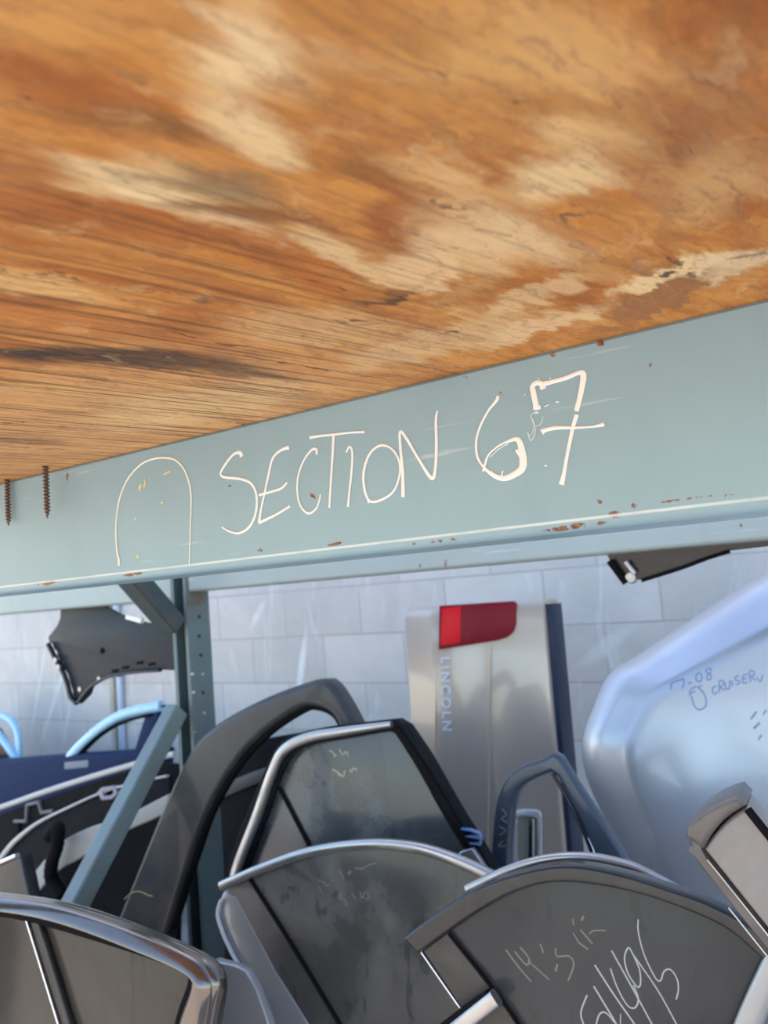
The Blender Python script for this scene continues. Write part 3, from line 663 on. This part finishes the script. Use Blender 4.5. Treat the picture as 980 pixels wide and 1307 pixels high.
# ------------------------------------------------------------------ G: silver edged door
fg = Frame(450, 1000, 1.16, LEAN)
t_ = fg.empty('car_door', 'car door with silver-edged window and smoked glass leaning in front of the tailgate', 'car door', 'scrap car doors')
go = sm([(282, 1150), (288, 1115), (302, 1068), (330, 1000), (346, 964), (362, 944), (395, 932), (450, 924), (504, 918)], 6) + sm([(517, 926), (545, 968), (580, 1030), (618, 1092), (650, 1150)], 6)
gi = sm([(300, 1150), (312, 1110), (335, 1050), (356, 990), (372, 962), (398, 948), (450, 938), (498, 930)], 6) + sm([(506, 934), (535, 980), (566, 1036), (602, 1095), (632, 1150)], 6)
slab('window_frame', fg.pl(go), .03, m_blacktrim, t_, y=.0, holes=[fg.pl(gi)], bevel=.004)
slab('glass', fg.pl(gi), .005, m_glass_g, t_, y=.012, bevel=.0008)
strip('silver_edge', fg.pl([(297, 1150), (304, 1110), (330, 1042), (351, 982), (366, 956), (395, 941), (440, 933), (502, 924)]), [.022, .022, .022, .02, .021, .02, .017, .011], .014, m_dullchrome, t_, y=.002)
strip('run_channel', fg.pl([(352, 1006), (372, 1045), (392, 1085), (410, 1130)]), .009, .005, m_rubber, t_, y=.013)
strip('rear_seal', fg.pl([(506, 928), (545, 985), (578, 1042), (612, 1100), (640, 1150)]), .012, .01, m_rubber, t_, y=.001)
slab('mirror_sail', fg.pl([(578, 1098), (592, 1084), (606, 1080), (624, 1108), (640, 1135), (600, 1120)]), .02, m_dullchrome, t_, y=-.012, bevel=.003)
bl = paint('blue_plastic_clip', (.06, .15, .36), .3, 0, coat=.5)
strip('latch_clip', fg.pl([(589, 1057), (602, 1059), (613, 1063), (615, 1069), (603, 1067), (594, 1066), (603, 1067.5), (615, 1069.5), (613, 1077), (598, 1075)]), .0042, .012, bl, t_, y=.004, smooth_path=False)
Rg = lambda *p: zz((380, 930), 180 / 980, p)
m_tanpen = paint('tan_paint_pen', (.42, .37, .27), .6)
for part_ in ([(Rg((195, 155), (235, 190), (225, 200)), 1.8), (Rg((260, 150), (290, 185), (310, 165), (325, 195)), 1.6)], [(Rg((215, 290), (250, 310), (290, 340), (300, 300)), 2), (Rg((335, 290), (350, 310), (360, 285), (390, 295)), 2), (Rg((255, 330), (280, 330)), 2.4)]):
    strokes('faded_writing', fg, part_, m_tanpen, t_, y=.0122, h=.0006)
uu = [a[0] for a in fg.pl(go)]
slab('door_body', fg.pl([(284, 1140), (650, 1140)]) + [(max(uu) + .02, .3), (max(uu), .01), (min(uu) + .05, .01), (min(uu), .3)], .05, m_blacktrim, t_, y=.0, bevel=.01)

# ------------------------------------------------------------------ H: matte black window frame arch
fh = Frame(330, 950, 1.27, rad(3))
t_ = fh.empty('car_door', 'matte black door with thick curved window arch leaning against the upright', 'car door', 'scrap car doors')
ho = sm([(128, 1240), (152, 1175), (183, 1098), (214, 1022), (243, 962), (268, 932), (310, 905), (360, 882), (404, 867)], 6) + sm([(418, 867), (428, 876), (442, 898), (458, 928), (480, 970)], 5)
hi = sm([(456, 975), (436, 932), (424, 911), (404, 902), (384, 905), (345, 930), (312, 962), (287, 998), (264, 1042), (242, 1105), (216, 1185), (200, 1240)], 6)
m_arch = paint('matte_black_door_skin', (.030, .033, .037), .38, 0, coat=.2, dust=.45, dustcol=(.08, .072, .065), dscale=9, spec=.35)
slab('window_arch', fh.pl(ho + hi), .05, m_arch, t_, y=-.01, bevel=.014, seg=5)
strip('window_gasket', fh.pl([(436, 934), (424, 913), (404, 904), (385, 907), (346, 932), (313, 964), (288, 1000), (265, 1044), (243, 1107), (217, 1187)]), .012, .018, m_rubber, t_, y=.02)
strip('crayon_mark', fh.pl([(163, 1146), (172, 1138), (182, 1136), (192, 1140), (199, 1142)]), .0022, .001, paint('yellow_crayon', (.55, .47, .16), .6), t_, y=-.0095)
uu = [a[0] for a in fh.pl(ho)]
slab('door_body', fh.pl([(110, 1225), (520, 1240)]) + [(max(uu) + .05, .3), (max(uu), .01), (min(uu) + .1, .01), (min(uu), .35)], .05, m_arch, t_, y=-.01, bevel=.012)

# ------------------------------------------------------------------ I: black shell behind the arch
fi = Frame(340, 980, 1.56, rad(3))
t_ = fi.empty('car_door', 'black door shell with grey inner belt seen through the black window arch', 'car door', 'scrap car doors')
ip = sm([(250, 985), (285, 962), (330, 945), (390, 935), (440, 932), (480, 940)], 5) + [(520, 1250), (240, 1250)]
slab('shell', fi.pl(ip), .03, m_blacktrim, t_, y=0, bevel=.006)
strip('inner_belt', fi.pl([(248, 1030), (290, 1008), (340, 988), (400, 975), (470, 970)]), .034, .014, paint('grey_door_lining', (.10, .095, .09), .6), t_, y=.003)
uu = [a[0] for a in fi.pl(ip)]
slab('lower_shell', fi.pl([(240, 1240), (520, 1240)]) + [(max(uu), .01), (min(uu), .01)], .03, m_blacktrim, t_, y=0.0, bevel=.006)

# ------------------------------------------------------------------ L: tailgate standing on end
fl = Frame(610, 800, 1.90, rad(2))
t_ = fl.empty('trunk_lid', 'silver-tan trunk lid standing on end with red tail light against the wall', 'trunk lid')
m_tan = paint('champagne_car_paint', (.54, .455, .385), .3, .3, coat=.7, dust=.08, dscale=5)
m_side = paint('slate_blue_inner_paint', (.018, .032, .065), .4, 0, spec=.25)
uL, uF, uR = fl.uv(519, 900)[0], fl.uv(556, 900)[0], fl.uv(704, 900)[0]
vL, vR = fl.uv(519, 777)[1], fl.uv(700, 765)[1]
def vtop(u): return vL + (vR - vL) * (u - uL) / (uR - uL)
bm = bmesh.new()
prof = [(uL, .115), (uL, .022), (uF, .002), (uF + .005, 0), (uR - .012, .0), (uR - .003, .004), (uR, .014)]
full = prof + [(uR - .002, .03), (uR - .002, .03)]
levels = lambda u: [0.0, .5, 1.0, vtop(u) - .03, vtop(u) - .008, vtop(u)]
rows = []
for k in range(6):
    row = []
    for (u, y) in prof:
        yy = y + (.0 if k < 4 else (.006 if k == 4 else .022))
        row.append(bm.verts.new((u, yy, levels(u)[k])))
    rows.append(row)
back = [[bm.verts.new((u, .115, levels(u)[k])) for u in (uL, uR)] for k in (0, 5)]
for a, b in zip(rows, rows[1:]):
    for i in range(len(prof) - 1): bm.faces.new((a[i], a[i + 1], b[i + 1], b[i]))
bm.faces.new([*rows[5], back[1][1]])
bm.faces.new([*rows[0][::-1], back[0][1]])
bm.faces.new([back[0][1], *[r[-1] for r in rows], back[1][1]])
bm.faces.new([back[0][1], back[1][1], rows[5][0], *[r[0] for r in rows[4:0:-1]], rows[0][0]])
from_bm('lid_skin', bm, m_tan, t_, 28)
ys0 = .018
bm = bmesh.new()
box = [(uR - .004, .016), (uR + .012, .022), (uR + .016, .05), (uR + .012, .115), (uR - .004, .115)]
vt = vtop(uR) - .012
a = [bm.verts.new((u, y, .005)) for u, y in box]; b = [bm.verts.new((u, y, vt)) for u, y in box]
for i in range(5): bm.faces.new((a[i], a[(i + 1) % 5], b[(i + 1) % 5], b[i]))
bm.faces.new(a); bm.faces.new(b)
from_bm('lid_flange', bm, m_side, t_, 20)
strip('crease', fl.pl([(626, 822), (625, 900), (623, 1000), (621, 1100), (618, 1250)]), .008, .007, m_tan, t_, y=.0025)
strip('fold_line', fl.pl([(557, 835), (556, 900), (554, 1000), (552, 1100)]), .003, .003, m_tan, t_, y=.0025)
m_redb, m_redd = paint('bright_red_lens', (.80, .008, .02), .3, 0, spec=.2), paint('dark_red_lens', (.22, .006, .022), .3, 0, spec=.2)
tl = fl.pl(sm([(561, 829), (562, 773)], 1) + [(656, 767), (659, 770), (659, 796), (656, 806), (648, 813), (636, 817)])
lamp = slab('tail_light', tl, .016, m_redd, t_, y=-.009, bevel=.003)
q = slab('bright_lens', fl.pl([(564, 824), (566, 776), (590, 774), (589, 820)]), .006, m_redb, lamp, y=-.0105, bevel=.001)
q['label'] = 'bright red lens stripe'
txt = bpy.data.curves.new('badge_letters', 'FONT'); txt.body = 'LINCOLN'; txt.size = 1.0; txt.extrude = .0; txt.space_character = 1.35
ob = bpy.data.objects.new('badge_letters', txt); COL.objects.link(ob)
me = bpy.data.meshes.new_from_object(ob.evaluated_get(bpy.context.evaluated_depsgraph_get()))
bpy.data.objects.remove(ob); bpy.data.curves.remove(txt)
xs = [v.co.x for v in me.vertices]; ysv = [v.co.y for v in me.vertices]
p0, p1 = fl.uv(569, 839), fl.uv(571, 932); wd = fl.uv(574, 880)[0] - fl.uv(563, 880)[0]
Lx, Ly = max(xs) - min(xs), max(ysv) - min(ysv)
bm = bmesh.new(); bm.from_mesh(me)
r_ = bmesh.ops.extrude_face_region(bm, geom=bm.faces[:])
for q in r_['geom']:
    if isinstance(q, bmesh.types.BMVert): q.co.z = 1
for q in bm.verts:
    s_ = (q.co.x - min(xs)) / Lx; h_ = (q.co.y - min(ysv)) / Ly
    q.co = Vector((p0[0] + (p1[0] - p0[0]) * s_ + (h_ - .5) * wd, .001 - .005 * q.co.z, p0[1] + (p1[1] - p0[1]) * s_))
bm.to_mesh(me); bm.free()
link_mesh('badge_letters', me, paint('satin_badge', (.80, .88, 1.0), .3, 0), t_)['label'] = 'pale blue raised letters running down the panel'
ring_o = sm([(656, 1052), (657, 1038), (664, 1033), (684, 1033), (691, 1038), (692, 1052), (692, 1090), (690, 1104), (684, 1108), (664, 1108), (657, 1104), (656, 1090)], 3, True)
ring_i = sm([(661, 1052), (662, 1044), (666, 1041), (682, 1041), (686, 1044), (687, 1052), (687, 1090), (686, 1098), (682, 1101), (666, 1101), (662, 1098), (661, 1090)], 3, True)
m_satin = paint('satin_bright_metal', (.70, .70, .72), .25, .4)
hb = slab('handle_bezel', fl.pl(ring_o), .014, m_satin, t_, y=-.009, holes=[fl.pl(ring_i)], bevel=.003)
slab('handle_recess', fl.pl(ring_i), .003, paint('beige_recess', (.34, .31, .26), .5), hb, y=-.0015, bevel=.0005)
strip('handle_bar', fl.pl([(680, 1043), (680, 1060), (680, 1080), (680, 1100)]), .017, .014, m_chrome, hb, y=-.003)

# ------------------------------------------------------------------ M: small dark window frame
fm = Frame(700, 1030, 1.25, LEAN)
t_ = fm.empty('car_door', 'slate door with narrow triangular window opening in front of the trunk lid handle', 'car door', 'scrap car doors')
mo = sm([(622, 1200), (625, 1110), (628, 1055), (634, 1015), (648, 990), (668, 976), (690, 969), (705, 961)], 5) + sm([(714, 966), (740, 1008), (768, 1050), (796, 1095), (850, 1180)], 5)
mi = sm([(800, 1180), (764, 1105), (750, 1070), (728, 1024), (711, 992)], 5) + sm([(703, 986), (685, 993), (665, 1005), (655, 1025), (650, 1060), (648, 1110), (648, 1200)], 5)
m_slate = paint('slate_blue_car_paint', (.040, .058, .085), .3, .1, coat=.4, dust=.12, dustcol=(.12, .13, .15), dscale=12, spec=.35)
slab('window_frame', fm.pl(mo + mi), .03, m_slate, t_, y=0, bevel=.007, seg=4)
strip('inner_seal', fm.pl([(703, 988), (722, 1020), (742, 1060), (757, 1098), (785, 1160)]), .006, .008, m_blackgloss, t_, y=.012)
strip('bright_edge', fm.pl([(750, 1070), (756, 1084), (760, 1098)]), .003, .006, m_chrome, t_, y=.006)
strokes('orange_marks', fm, [([(640, 1032), (646, 1040), (640, 1045), (648, 1050)], 1.6), ([(637, 1055), (645, 1060), (638, 1066)], 1.6), ([(642, 1074), (636, 1080), (646, 1080)], 1.8)], paint('orange_crayon', (.20, .155, .12), .6), t_, y=.0, h=.0008)
uu = [a[0] for a in fm.pl(mo)]
slab('door_body', fm.pl([(620, 1180), (850, 1180)]) + [(max(uu) + .05, .3), (max(uu) + .05, .01), (min(uu) + .02, .01), (min(uu) - .02, .3)], .04, m_slate, t_, y=0, bevel=.01)

# ------------------------------------------------------------------ N: silver hood
fn = Frame(860, 950, 1.66, rad(9))
t_ = fn.empty('car_hood', 'large silver-blue hood with raised centre and blue handwriting leaning on the wall', 'car hood')
HO = [(1250, 560), (980, 724), (812, 833), (772, 858), (752, 898), (737, 945), (743, 995), (768, 1050), (800, 1108), (850, 1200), (940, 1360), (1040, 1560), (1300, 1750), (1500, 1300)]
HI = [(1250, 650), (980, 803), (884, 855), (840, 882), (818, 918), (803, 955), (811, 1000), (830, 1046), (850, 1098), (900, 1190), (985, 1340), (1080, 1500), (1280, 1640), (1440, 1280)]
N_ = 8
lo, li = [Vector((*a, 0)) for a in fn.pl(sm(HO, N_, True))], [Vector((*a, 0)) for a in fn.pl(sm(HI, N_, True))]
cen = sum(li, Vector()) / len(li)
bm = bmesh.new(); rings = []
def ring(pts, y): rings.append([bm.verts.new((p.x, y, max(p.y, .012))) for p in pts])
ring([o.lerp(i, .06) for o, i in zip(lo, li)], .050)
ring([o.lerp(i, .0) for o, i in zip(lo, li)], .046)
ring([o.lerp(i, -.01) for o, i in zip(lo, li)], .036)
ring([o.lerp(i, .05) for o, i in zip(lo, li)], .022)
ring([o.lerp(i, .5) for o, i in zip(lo, li)], -.004)
ring([o.lerp(i, .92) for o, i in zip(lo, li)], -.028)
ring([o.lerp(i, 1.04) for o, i in zip(lo, li)], -.034)
for f, y in ((.10, -.0365), (.35, -.040), (.65, -.043), (.9, -.044)): ring([i.lerp(cen, f) for i in li], y)
for a, b in zip(rings, rings[1:]):
    n = len(a)
    for k in range(n):
        try: bm.faces.new((a[k], a[(k + 1) % n], b[(k + 1) % n], b[k]))
        except ValueError: pass
bm.faces.new(rings[-1]); bm.faces.new(rings[0][::-1])
m_hood = paint('silver_blue_car_paint', (.47, .495, .54), .34, .6, coat=.5, dust=0.0, dustcol=(.5, .48, .45), dscale=6)
hood = from_bm('hood_skin', bm, m_hood, t_, 60)
from mathutils.bvhtree import BVHTree
tree = BVHTree.FromPolygons([v.co.copy() for v in hood.data.vertices], [tuple(p.vertices) for p in hood.data.polygons])
def drape(o):
    for q in o.data.vertices:
        hit = tree.ray_cast(Vector((q.co.x, -.3, q.co.z)), Vector((0, 1, 0)))[0]
        if hit: q.co.y = hit.y + q.co.y
    return o
Rn = lambda *p: zz((840, 830), 140 / 980, p)
hw = [((110, 350), (115, 300), (150, 275), (195, 268)), ((195, 262), (228, 262), (215, 345)), ((265, 295), (300, 290)), ((340, 210), (335, 255), (365, 280), (390, 250), (375, 205), (342, 208)), ((470, 160), (430, 170), (430, 200), (468, 222), (470, 255), (440, 265), (435, 235), (470, 190), (470, 160)),
      ((345, 320), (290, 350), (280, 395), (295, 410)), ((285, 385), (330, 365)), ((390, 310), (355, 335), (372, 345), (410, 390), (430, 460), (415, 510), (360, 530), (320, 490), (298, 410)),
      ((525, 320), (490, 330), (485, 370), (505, 390), (530, 370)), ((548, 380), (545, 280), (580, 275), (580, 310), (555, 330), (598, 358)), ((600, 290), (605, 340), (635, 340), (640, 270)), ((655, 270), (665, 320)), ((720, 225), (690, 240), (692, 268), (725, 275), (720, 300), (690, 305)),
      ((795, 215), (760, 230), (755, 290), (800, 285)), ((760, 260), (790, 250)), ((825, 285), (815, 190), (855, 190), (855, 225), (830, 240), (875, 270)), ((880, 240), (912, 280), (935, 220))]
fw = Frame(860, 950, 1.66, rad(9)); fw.o = fn.o - fn.k * .037
drape(strokes('blue_writing', fw, [(Rn(*l), 1.6) for l in hw], paint('blue_marker', (.20, .28, .50), .5), t_, y=.0003, h=.0012))['label'] = 'blue handwriting on the hood'
drape(strokes('grey_scuffs', fw, [([(958, 918), (966, 908)], 2), ([(962, 930), (970, 922)], 2.4), ([(974, 912), (978, 906)], 2), ([(968, 944), (972, 938)], 2)], paint('grey_scuff', (.3, .31, .32), .6), t_, y=.0003, h=.0012))
slab('hinge_bracket', fn.pl(sm([(752, 1016), (772, 1010), (782, 1018), (786, 1040), (774, 1046), (758, 1040)], 3, True)), .02, m_blackgloss, t_, y=.052, bevel=.003)
strip('hinge_arm', fn.pl([(770, 1035), (782, 1070), (796, 1105), (815, 1150)]), .02, .01, m_dullchrome, t_, y=.055)
#strip('latch_wire', fn.pl([(726, 876), (740, 874), (748, 882), (744, 892), (730, 894), (729, 925)]), .005, .006, m_blackgloss, t_, y=.062, smooth_path=False)

# ------------------------------------------------------------------ black fender hung behind the left rear beam
ff = Frame(140, 830, Y2 + .0545, 0.0)
t_ = ff.empty('fender', 'black plastic-looking fender with ragged bolt edge hung below the left rear beam', 'fender')
t_.location.z = 0
m_fend = paint('satin_black_fender', (.018, .023, .031), .35, 0, coat=.05, dust=.3, dustcol=(.035, .044, .058), dscale=10, spec=.2)
Rf = lambda *p: zz((40, 750), 200 / 980, p)
bd = Rf((180, -120), (180, 120), (178, 190), (160, 235), (102, 312), (112, 345), (130, 352), (140, 385), (158, 400), (160, 432), (172, 445), (178, 480), (200, 510), (212, 520), (228, 548), (238, 590), (256, 640), (258, 668), (272, 705), (302, 728), (325, 705), (360, 668), (375, 622), (410, 596), (450, 575), (500, 552), (545, 560), (580, 545), (680, 525), (800, 515), (1000, 520), (1000, 250), (820, 240), (700, 215), (600, 188), (540, 160), (480, 125), (440, 90), (420, -120))
uvb = [(min(a[0], XP - .031 - ff.o.x), a[1]) for a in ff.pl(bd)]
fs = slab('fender_skin', uvb, .012, m_fend, t_, bevel=.003)
strip('rolled_lip', ff.pl(Rf((120, 350), (165, 440), (210, 520), (240, 600), (262, 680), (300, 722))), .012, .014, m_blackgloss, t_, y=-.001, n=3)
strip('arch_lip', ff.pl(Rf((310, 715), (368, 640), (420, 595), (500, 555), (640, 530), (820, 516))), .008, .014, m_blackgloss, t_, y=-.001)
strip('bright_edge', ff.pl(Rf((610, 180), (650, 190), (705, 205))), .016, .012, m_white, t_, y=0.0)  # sun glint on the fender edge modelled as a white strip
m_wire = paint('hanger_steel', (.25, .25, .25), .45, .8)
def hangers(root, fr, us, zt, ztop_panel):
    for u in us:
        pts = [(u, -.002, ztop_panel - .03), (u, -.003, zt - .004), (u, -.008, zt + .003), (u, -.05, zt + .003), (u, -.058, zt - .002), (u, -.059, zt - .03)]
        tube3('hanger_hook', [Vector(p) for p in pts], .003, m_wire, root, 8, 4)
zt2 = at_y(100, 776, Y2).z + H2
hangers(t_, ff, [ff.uv(90, 740)[0], ff.uv(120, 740)[0]], zt2, ff.uv(90, 730)[1])
bm = bmesh.new(); c_ = ff.uv(*Rf((445, 395))[0])
bmesh.ops.create_cone(bm, cap_ends=True, segments=20, radius1=.010, radius2=.008, depth=.006)
for q in bm.verts: q.co = Vector((c_[0] + q.co.x, -q.co.z, c_[1] + q.co.y))
from_bm('bolt_boss', bm, m_rubber, t_)
for a in ((305, 635), (425, 570), (178, 448), (198, 492)):
    c_ = ff.uv(*Rf(a)[0]); bm = bmesh.new()
    bmesh.ops.create_cone(bm, cap_ends=True, segments=12, radius1=.008, radius2=.007, depth=.006)
    for q in bm.verts: q.co = Vector((c_[0] + q.co.x, -q.co.z - .014 * (a[0] < 250), c_[1] + q.co.y))
    from_bm('fender_clip', bm, m_dullchrome, t_)
for a in ((525, 520), (590, 500), (680, 470), (755, 478)):
    strip('slot', ff.pl(Rf((a[0] - 18, a[1] + 3), (a[0] + 18, a[1] - 3))), .008, .003, m_rubber, t_, y=0.0)

# ------------------------------------------------------------------ black panel hung behind the right rear beam
fp = Frame(850, 720, Y2 + .0545, 0.0)
t_ = fp.empty('body_panel', 'black body panel corner hanging below the right rear beam', 'body panel')
slab('panel_skin', fp.pl([(760, 660), (776, 712), (798, 744), (806, 740), (822, 740), (870, 724), (905, 711), (930, 703), (990, 696), (1100, 660)]), .012, m_blackgloss, t_, bevel=.002)
hangers(t_, fp, [fp.uv(880, 690)[0], fp.uv(990, 680)[0]], ZB2 + H2, fp.uv(880, 672)[1])
strip('edge_fold', fp.pl([(779, 716), (800, 744)]), .012, .012, m_rubber, t_, y=-.001, smooth_path=False)
strip('chrome_rod', fp.pl([(800, 717), (806, 725), (812, 732)]), .010, .012, m_dullchrome, t_, y=-.001)
strip('lower_fold', fp.pl([(820, 741), (868, 726), (903, 713), (932, 704)]), .006, .01, m_rubber, t_, y=-.001)
bm = bmesh.new(); c_ = fp.uv(806, 737)
bmesh.ops.create_cone(bm, cap_ends=True, segments=16, radius1=.012, radius2=.009, depth=.012)
for q in bm.verts: q.co = Vector((c_[0] + q.co.x, -.004 - q.co.z, c_[1] + q.co.y))
from_bm('hinge_knuckle', bm, m_dullchrome, t_)

# ------------------------------------------------------------------ navy doors by the wall
fk = Frame(140, 940, 2.02, rad(4))
t_ = fk.empty('car_door', 'navy door with curved window arch painted with pale blue sky sheen behind the lower brace', 'car door', 'scrap car doors')
ka = [(86, 972), (98, 957), (118, 938), (142, 920), (166, 909), (206, 901)]
strip('window_arch', fk.pl(ka), .042, .03, m_skysheen, t_, y=.012, power=.8)
strip('arch_seal', fk.pl([(96, 972), (108, 957), (126, 940), (148, 926), (172, 917), (196, 912)]), .012, .03, m_rubber, t_, y=.014)
slab('rear_pillar', fk.pl([(188, 908), (207, 900), (196, 935), (184, 975), (168, 975), (178, 940)]), .03, m_navy, t_, y=-.006, bevel=.004)
kb = sm([(-60, 972), (0, 969), (60, 964), (130, 959), (200, 955), (214, 954)], 4)
slab('door_body', fk.pl(kb) + [(fk.uv(212, 1000)[0], .25), (fk.uv(205, 1000)[0], .01), (fk.uv(-40, 1000)[0], .01), (fk.uv(-60, 1000)[0], .3)], .06, m_navy, t_, y=-.02, bevel=.018, seg=5)
m_badge = paint('worn_silver_sticker', (.18, .22, .26), .4)
slab('sticker', fk.pl([(88, 972), (118, 969), (118, 978), (88, 981)]), .002, m_badge, t_, y=-.0215, bevel=.0005)
fk2 = Frame(10, 940, 2.14, rad(4))
t_ = fk2.empty('car_door', 'navy door at far left with two window rails painted with pale blue sky sheen', 'car door', 'scrap car doors')
strip('window_arch', fk2.pl([(-90, 930), (-50, 912), (-10, 911), (12, 917), (23, 932), (25, 955), (25, 985)]), .036, .03, m_skysheen, t_, y=.01)
strip('front_rail', fk2.pl([(-40, 898), (-10, 920), (12, 945), (32, 975), (42, 990)]), .036, .03, m_skysheen, t_, y=-.012)
slab('glass', fk2.pl([(-90, 935), (-50, 916), (-20, 916), (0, 930), (28, 975), (-90, 985)]), .005, m_glass_d, t_, y=.004, bevel=.001)
slab('door_body', fk2.pl([(-120, 982), (40, 978)]) + [(fk2.uv(40, 1000)[0], .01), (fk2.uv(-110, 1000)[0], .01)], .05, m_navy, t_, y=-.012, bevel=.01)

# ------------------------------------------------------------------ left stack of door shells
m_lin = paint('dark_brown_door_lining', (.016, .015, .015), .6, 0, dust=.2, dustcol=(.045, .042, .04), dscale=8, spec=.02)
m_edge = paint('pale_grey_door_edge', (.46, .44, .41), .4, .2, coat=.3)
m_beige = paint('beige_grey_plastic', (.33, .325, .29), .5, 0, dust=.3, dscale=10)
fq = Frame(90, 1040, 1.80, LEAN)
t_ = fq.empty('door_lining', 'dark door lining with pale grey sloping top edge below the navy door', 'door lining', 'door linings behind the brace')
slab('lining', fq.pl([(-60, 1056), (0, 1040), (70, 1015), (130, 995), (200, 975), (230, 975), (225, 1200), (-60, 1200)]), .025, m_lin, t_, bevel=.005)
strip('top_edge', fq.pl([(-50, 1046), (0, 1031), (60, 1010), (120, 991), (182, 973), (225, 962)]), .022, .02, m_edge, t_, y=.004)
Rq = lambda *p: zz((0, 860), 240 / 980, p)
strip('bracket', fq.pl(Rq((90, 765), (150, 765), (155, 680), (215, 665), (230, 720), (290, 712))), .014, .016, paint('grey_bracket', (.16, .15, .15), .5), t_, y=-.001, smooth_path=False)
strip('bracket_tail', fq.pl(Rq((105, 765), (108, 830))), .012, .012, m_lin, t_, y=-.001, smooth_path=False)
uu = [a[0] for a in fq.pl([(-60, 1100), (225, 1100)])]
slab('lower_lining', fq.pl([(-60, 1190), (225, 1190)]) + [(uu[1], .01), (uu[0], .01)], .025, m_lin, t_, bevel=.005)
fs_ = Frame(90, 1060, 1.66, LEAN)
t_ = fs_.empty('door_lining', 'black door lining with thin grey curved rim and square latch clip', 'door lining', 'door linings behind the brace')
rp = [(-5, 1105), (8, 1088), (22, 1072), (50, 1050), (90, 1030), (135, 1010), (170, 1000), (215, 990)]
slab('lining', fs_.pl(sm(rp, 4) + [(225, 1200), (-5, 1200)]), .02, m_blacktrim, t_, y=.002, bevel=.004)
strip('rim', fs_.pl(rp), [.02, .02, .018, .012, .009, .008, .008, .008], .014, m_edge, t_, y=.003)
sq = fs_.pl(Rq((525, 610), (545, 590), (610, 580), (630, 620), (600, 650), (545, 655)))
sqi = fs_.pl(Rq((552, 612), (570, 600), (605, 598), (608, 620), (590, 632), (558, 635)))
slab('latch_clip', sq, .016, paint('lilac_grey_plastic', (.30, .28, .32), .4), t_, y=-.014, holes=[sqi], bevel=.002)
uu = [a[0] for a in fs_.pl([(-5, 1100), (225, 1100)])]
slab('lower_lining', fs_.pl([(-5, 1190), (225, 1190)]) + [(uu[1], .01), (uu[0], .01)], .02, m_blacktrim, t_, y=.002, bevel=.004)
ft = Frame(110, 1080, 1.54, LEAN)
t_ = ft.empty('door_lining', 'beige-grey curved door lining strip with black wiring boot behind the brace', 'door lining', 'door linings behind the brace')
bp = sm(Rq((140, 1085), (200, 1005), (290, 900), (370, 845), (480, 795), (640, 745), (830, 650), (880, 625)), 4) + sm(Rq((880, 715), (820, 750), (680, 810), (540, 880), (420, 960), (300, 1030), (220, 1110), (170, 1175)), 4)
slab('beige_strip', ft.pl(bp), .02, m_beige, t_, bevel=.006, seg=3)
slab('lining', ft.pl(sm(Rq((170, 1170), (220, 1105), (300, 1025), (420, 955), (540, 875), (680, 805), (820, 745), (880, 710)), 4) + [(228, 1300), (30, 1300)]), .02, m_rubber, t_, y=.006, bevel=.004)
P = lambda x, y, d: ft.uv(*Rq((x, y))[0]) + (d,)
hp = [Vector((a[0], -.03 - a[2], a[1])) for a in (P(300, 840, 0), P(350, 790, .01), P(378, 800, .02), P(370, 880, .02), P(345, 960, .02), P(325, 1040, .01), P(340, 1100, 0), P(370, 1150, 0))]
tube3('wiring_boot', hp, .019, m_rubber, t_, 14, 6, 1)
uu = [a[0] for a in ft.pl([(30, 1290), (228, 1290)])]
slab('lower_lining', ft.pl([(30, 1290), (228, 1290)]) + [(uu[1], .01), (uu[0], .01)], .02, m_rubber, t_, y=.006, bevel=.004)
fx = Frame(10, 1120, 1.02, LEAN)
t_ = fx.empty('car_door', 'black door corner with silver top edge at far left behind the pewter frame', 'car door', 'scrap car doors')
cp = [(-80, 1140), (-20, 1112), (26, 1092), (38, 1150), (44, 1220), (-80, 1220)]
slab('corner', fx.pl(cp), .03, m_blackgloss, t_, bevel=.004)
strip('silver_edge', fx.pl([(-70, 1132), (-20, 1110), (24, 1091)]), .009, .012, m_chrome, t_, y=.002)
uu = [a[0] for a in fx.pl([(-80, 1210), (40, 1210)])]
slab('door_body', fx.pl([(-80, 1210), (43, 1210)]) + [(uu[1], .01), (uu[0], .01)], .03, m_blackgloss, t_, bevel=.004)

# ------------------------------------------------------------------ conduit on the wall
xc = at_y(150, 850, YW).x
bm = bmesh.new(); bmesh.ops.create_cone(bm, cap_ends=True, segments=20, radius1=.017, radius2=.017, depth=3.2)
for q in bm.verts: q.co = Vector((xc + .035 + q.co.x, YW - .018 + q.co.y, 1.6 + q.co.z))
o = from_bm('conduit_pipe', bm, paint('pale_blue_conduit', (.50, .60, .74), .35, .2), None, 50)
tag(o, 'pale blue conduit pipe running up the block wall behind the black fender', 'pipe')
bm = bmesh.new(); box_between(bm, Vector((xc - .025, YW - .012, 0)), Vector((xc - .025, YW - .012, 3.2)), Vector((1, 0, 0)), .028, .024)
o = bevel_mod(from_bm('wall_batten', bm, paint('beige_batten', (.55, .48, .38), .7, dust=.4, dscale=12)), .003)
tag(o, 'narrow beige batten on the block wall beside the blue conduit', 'batten')
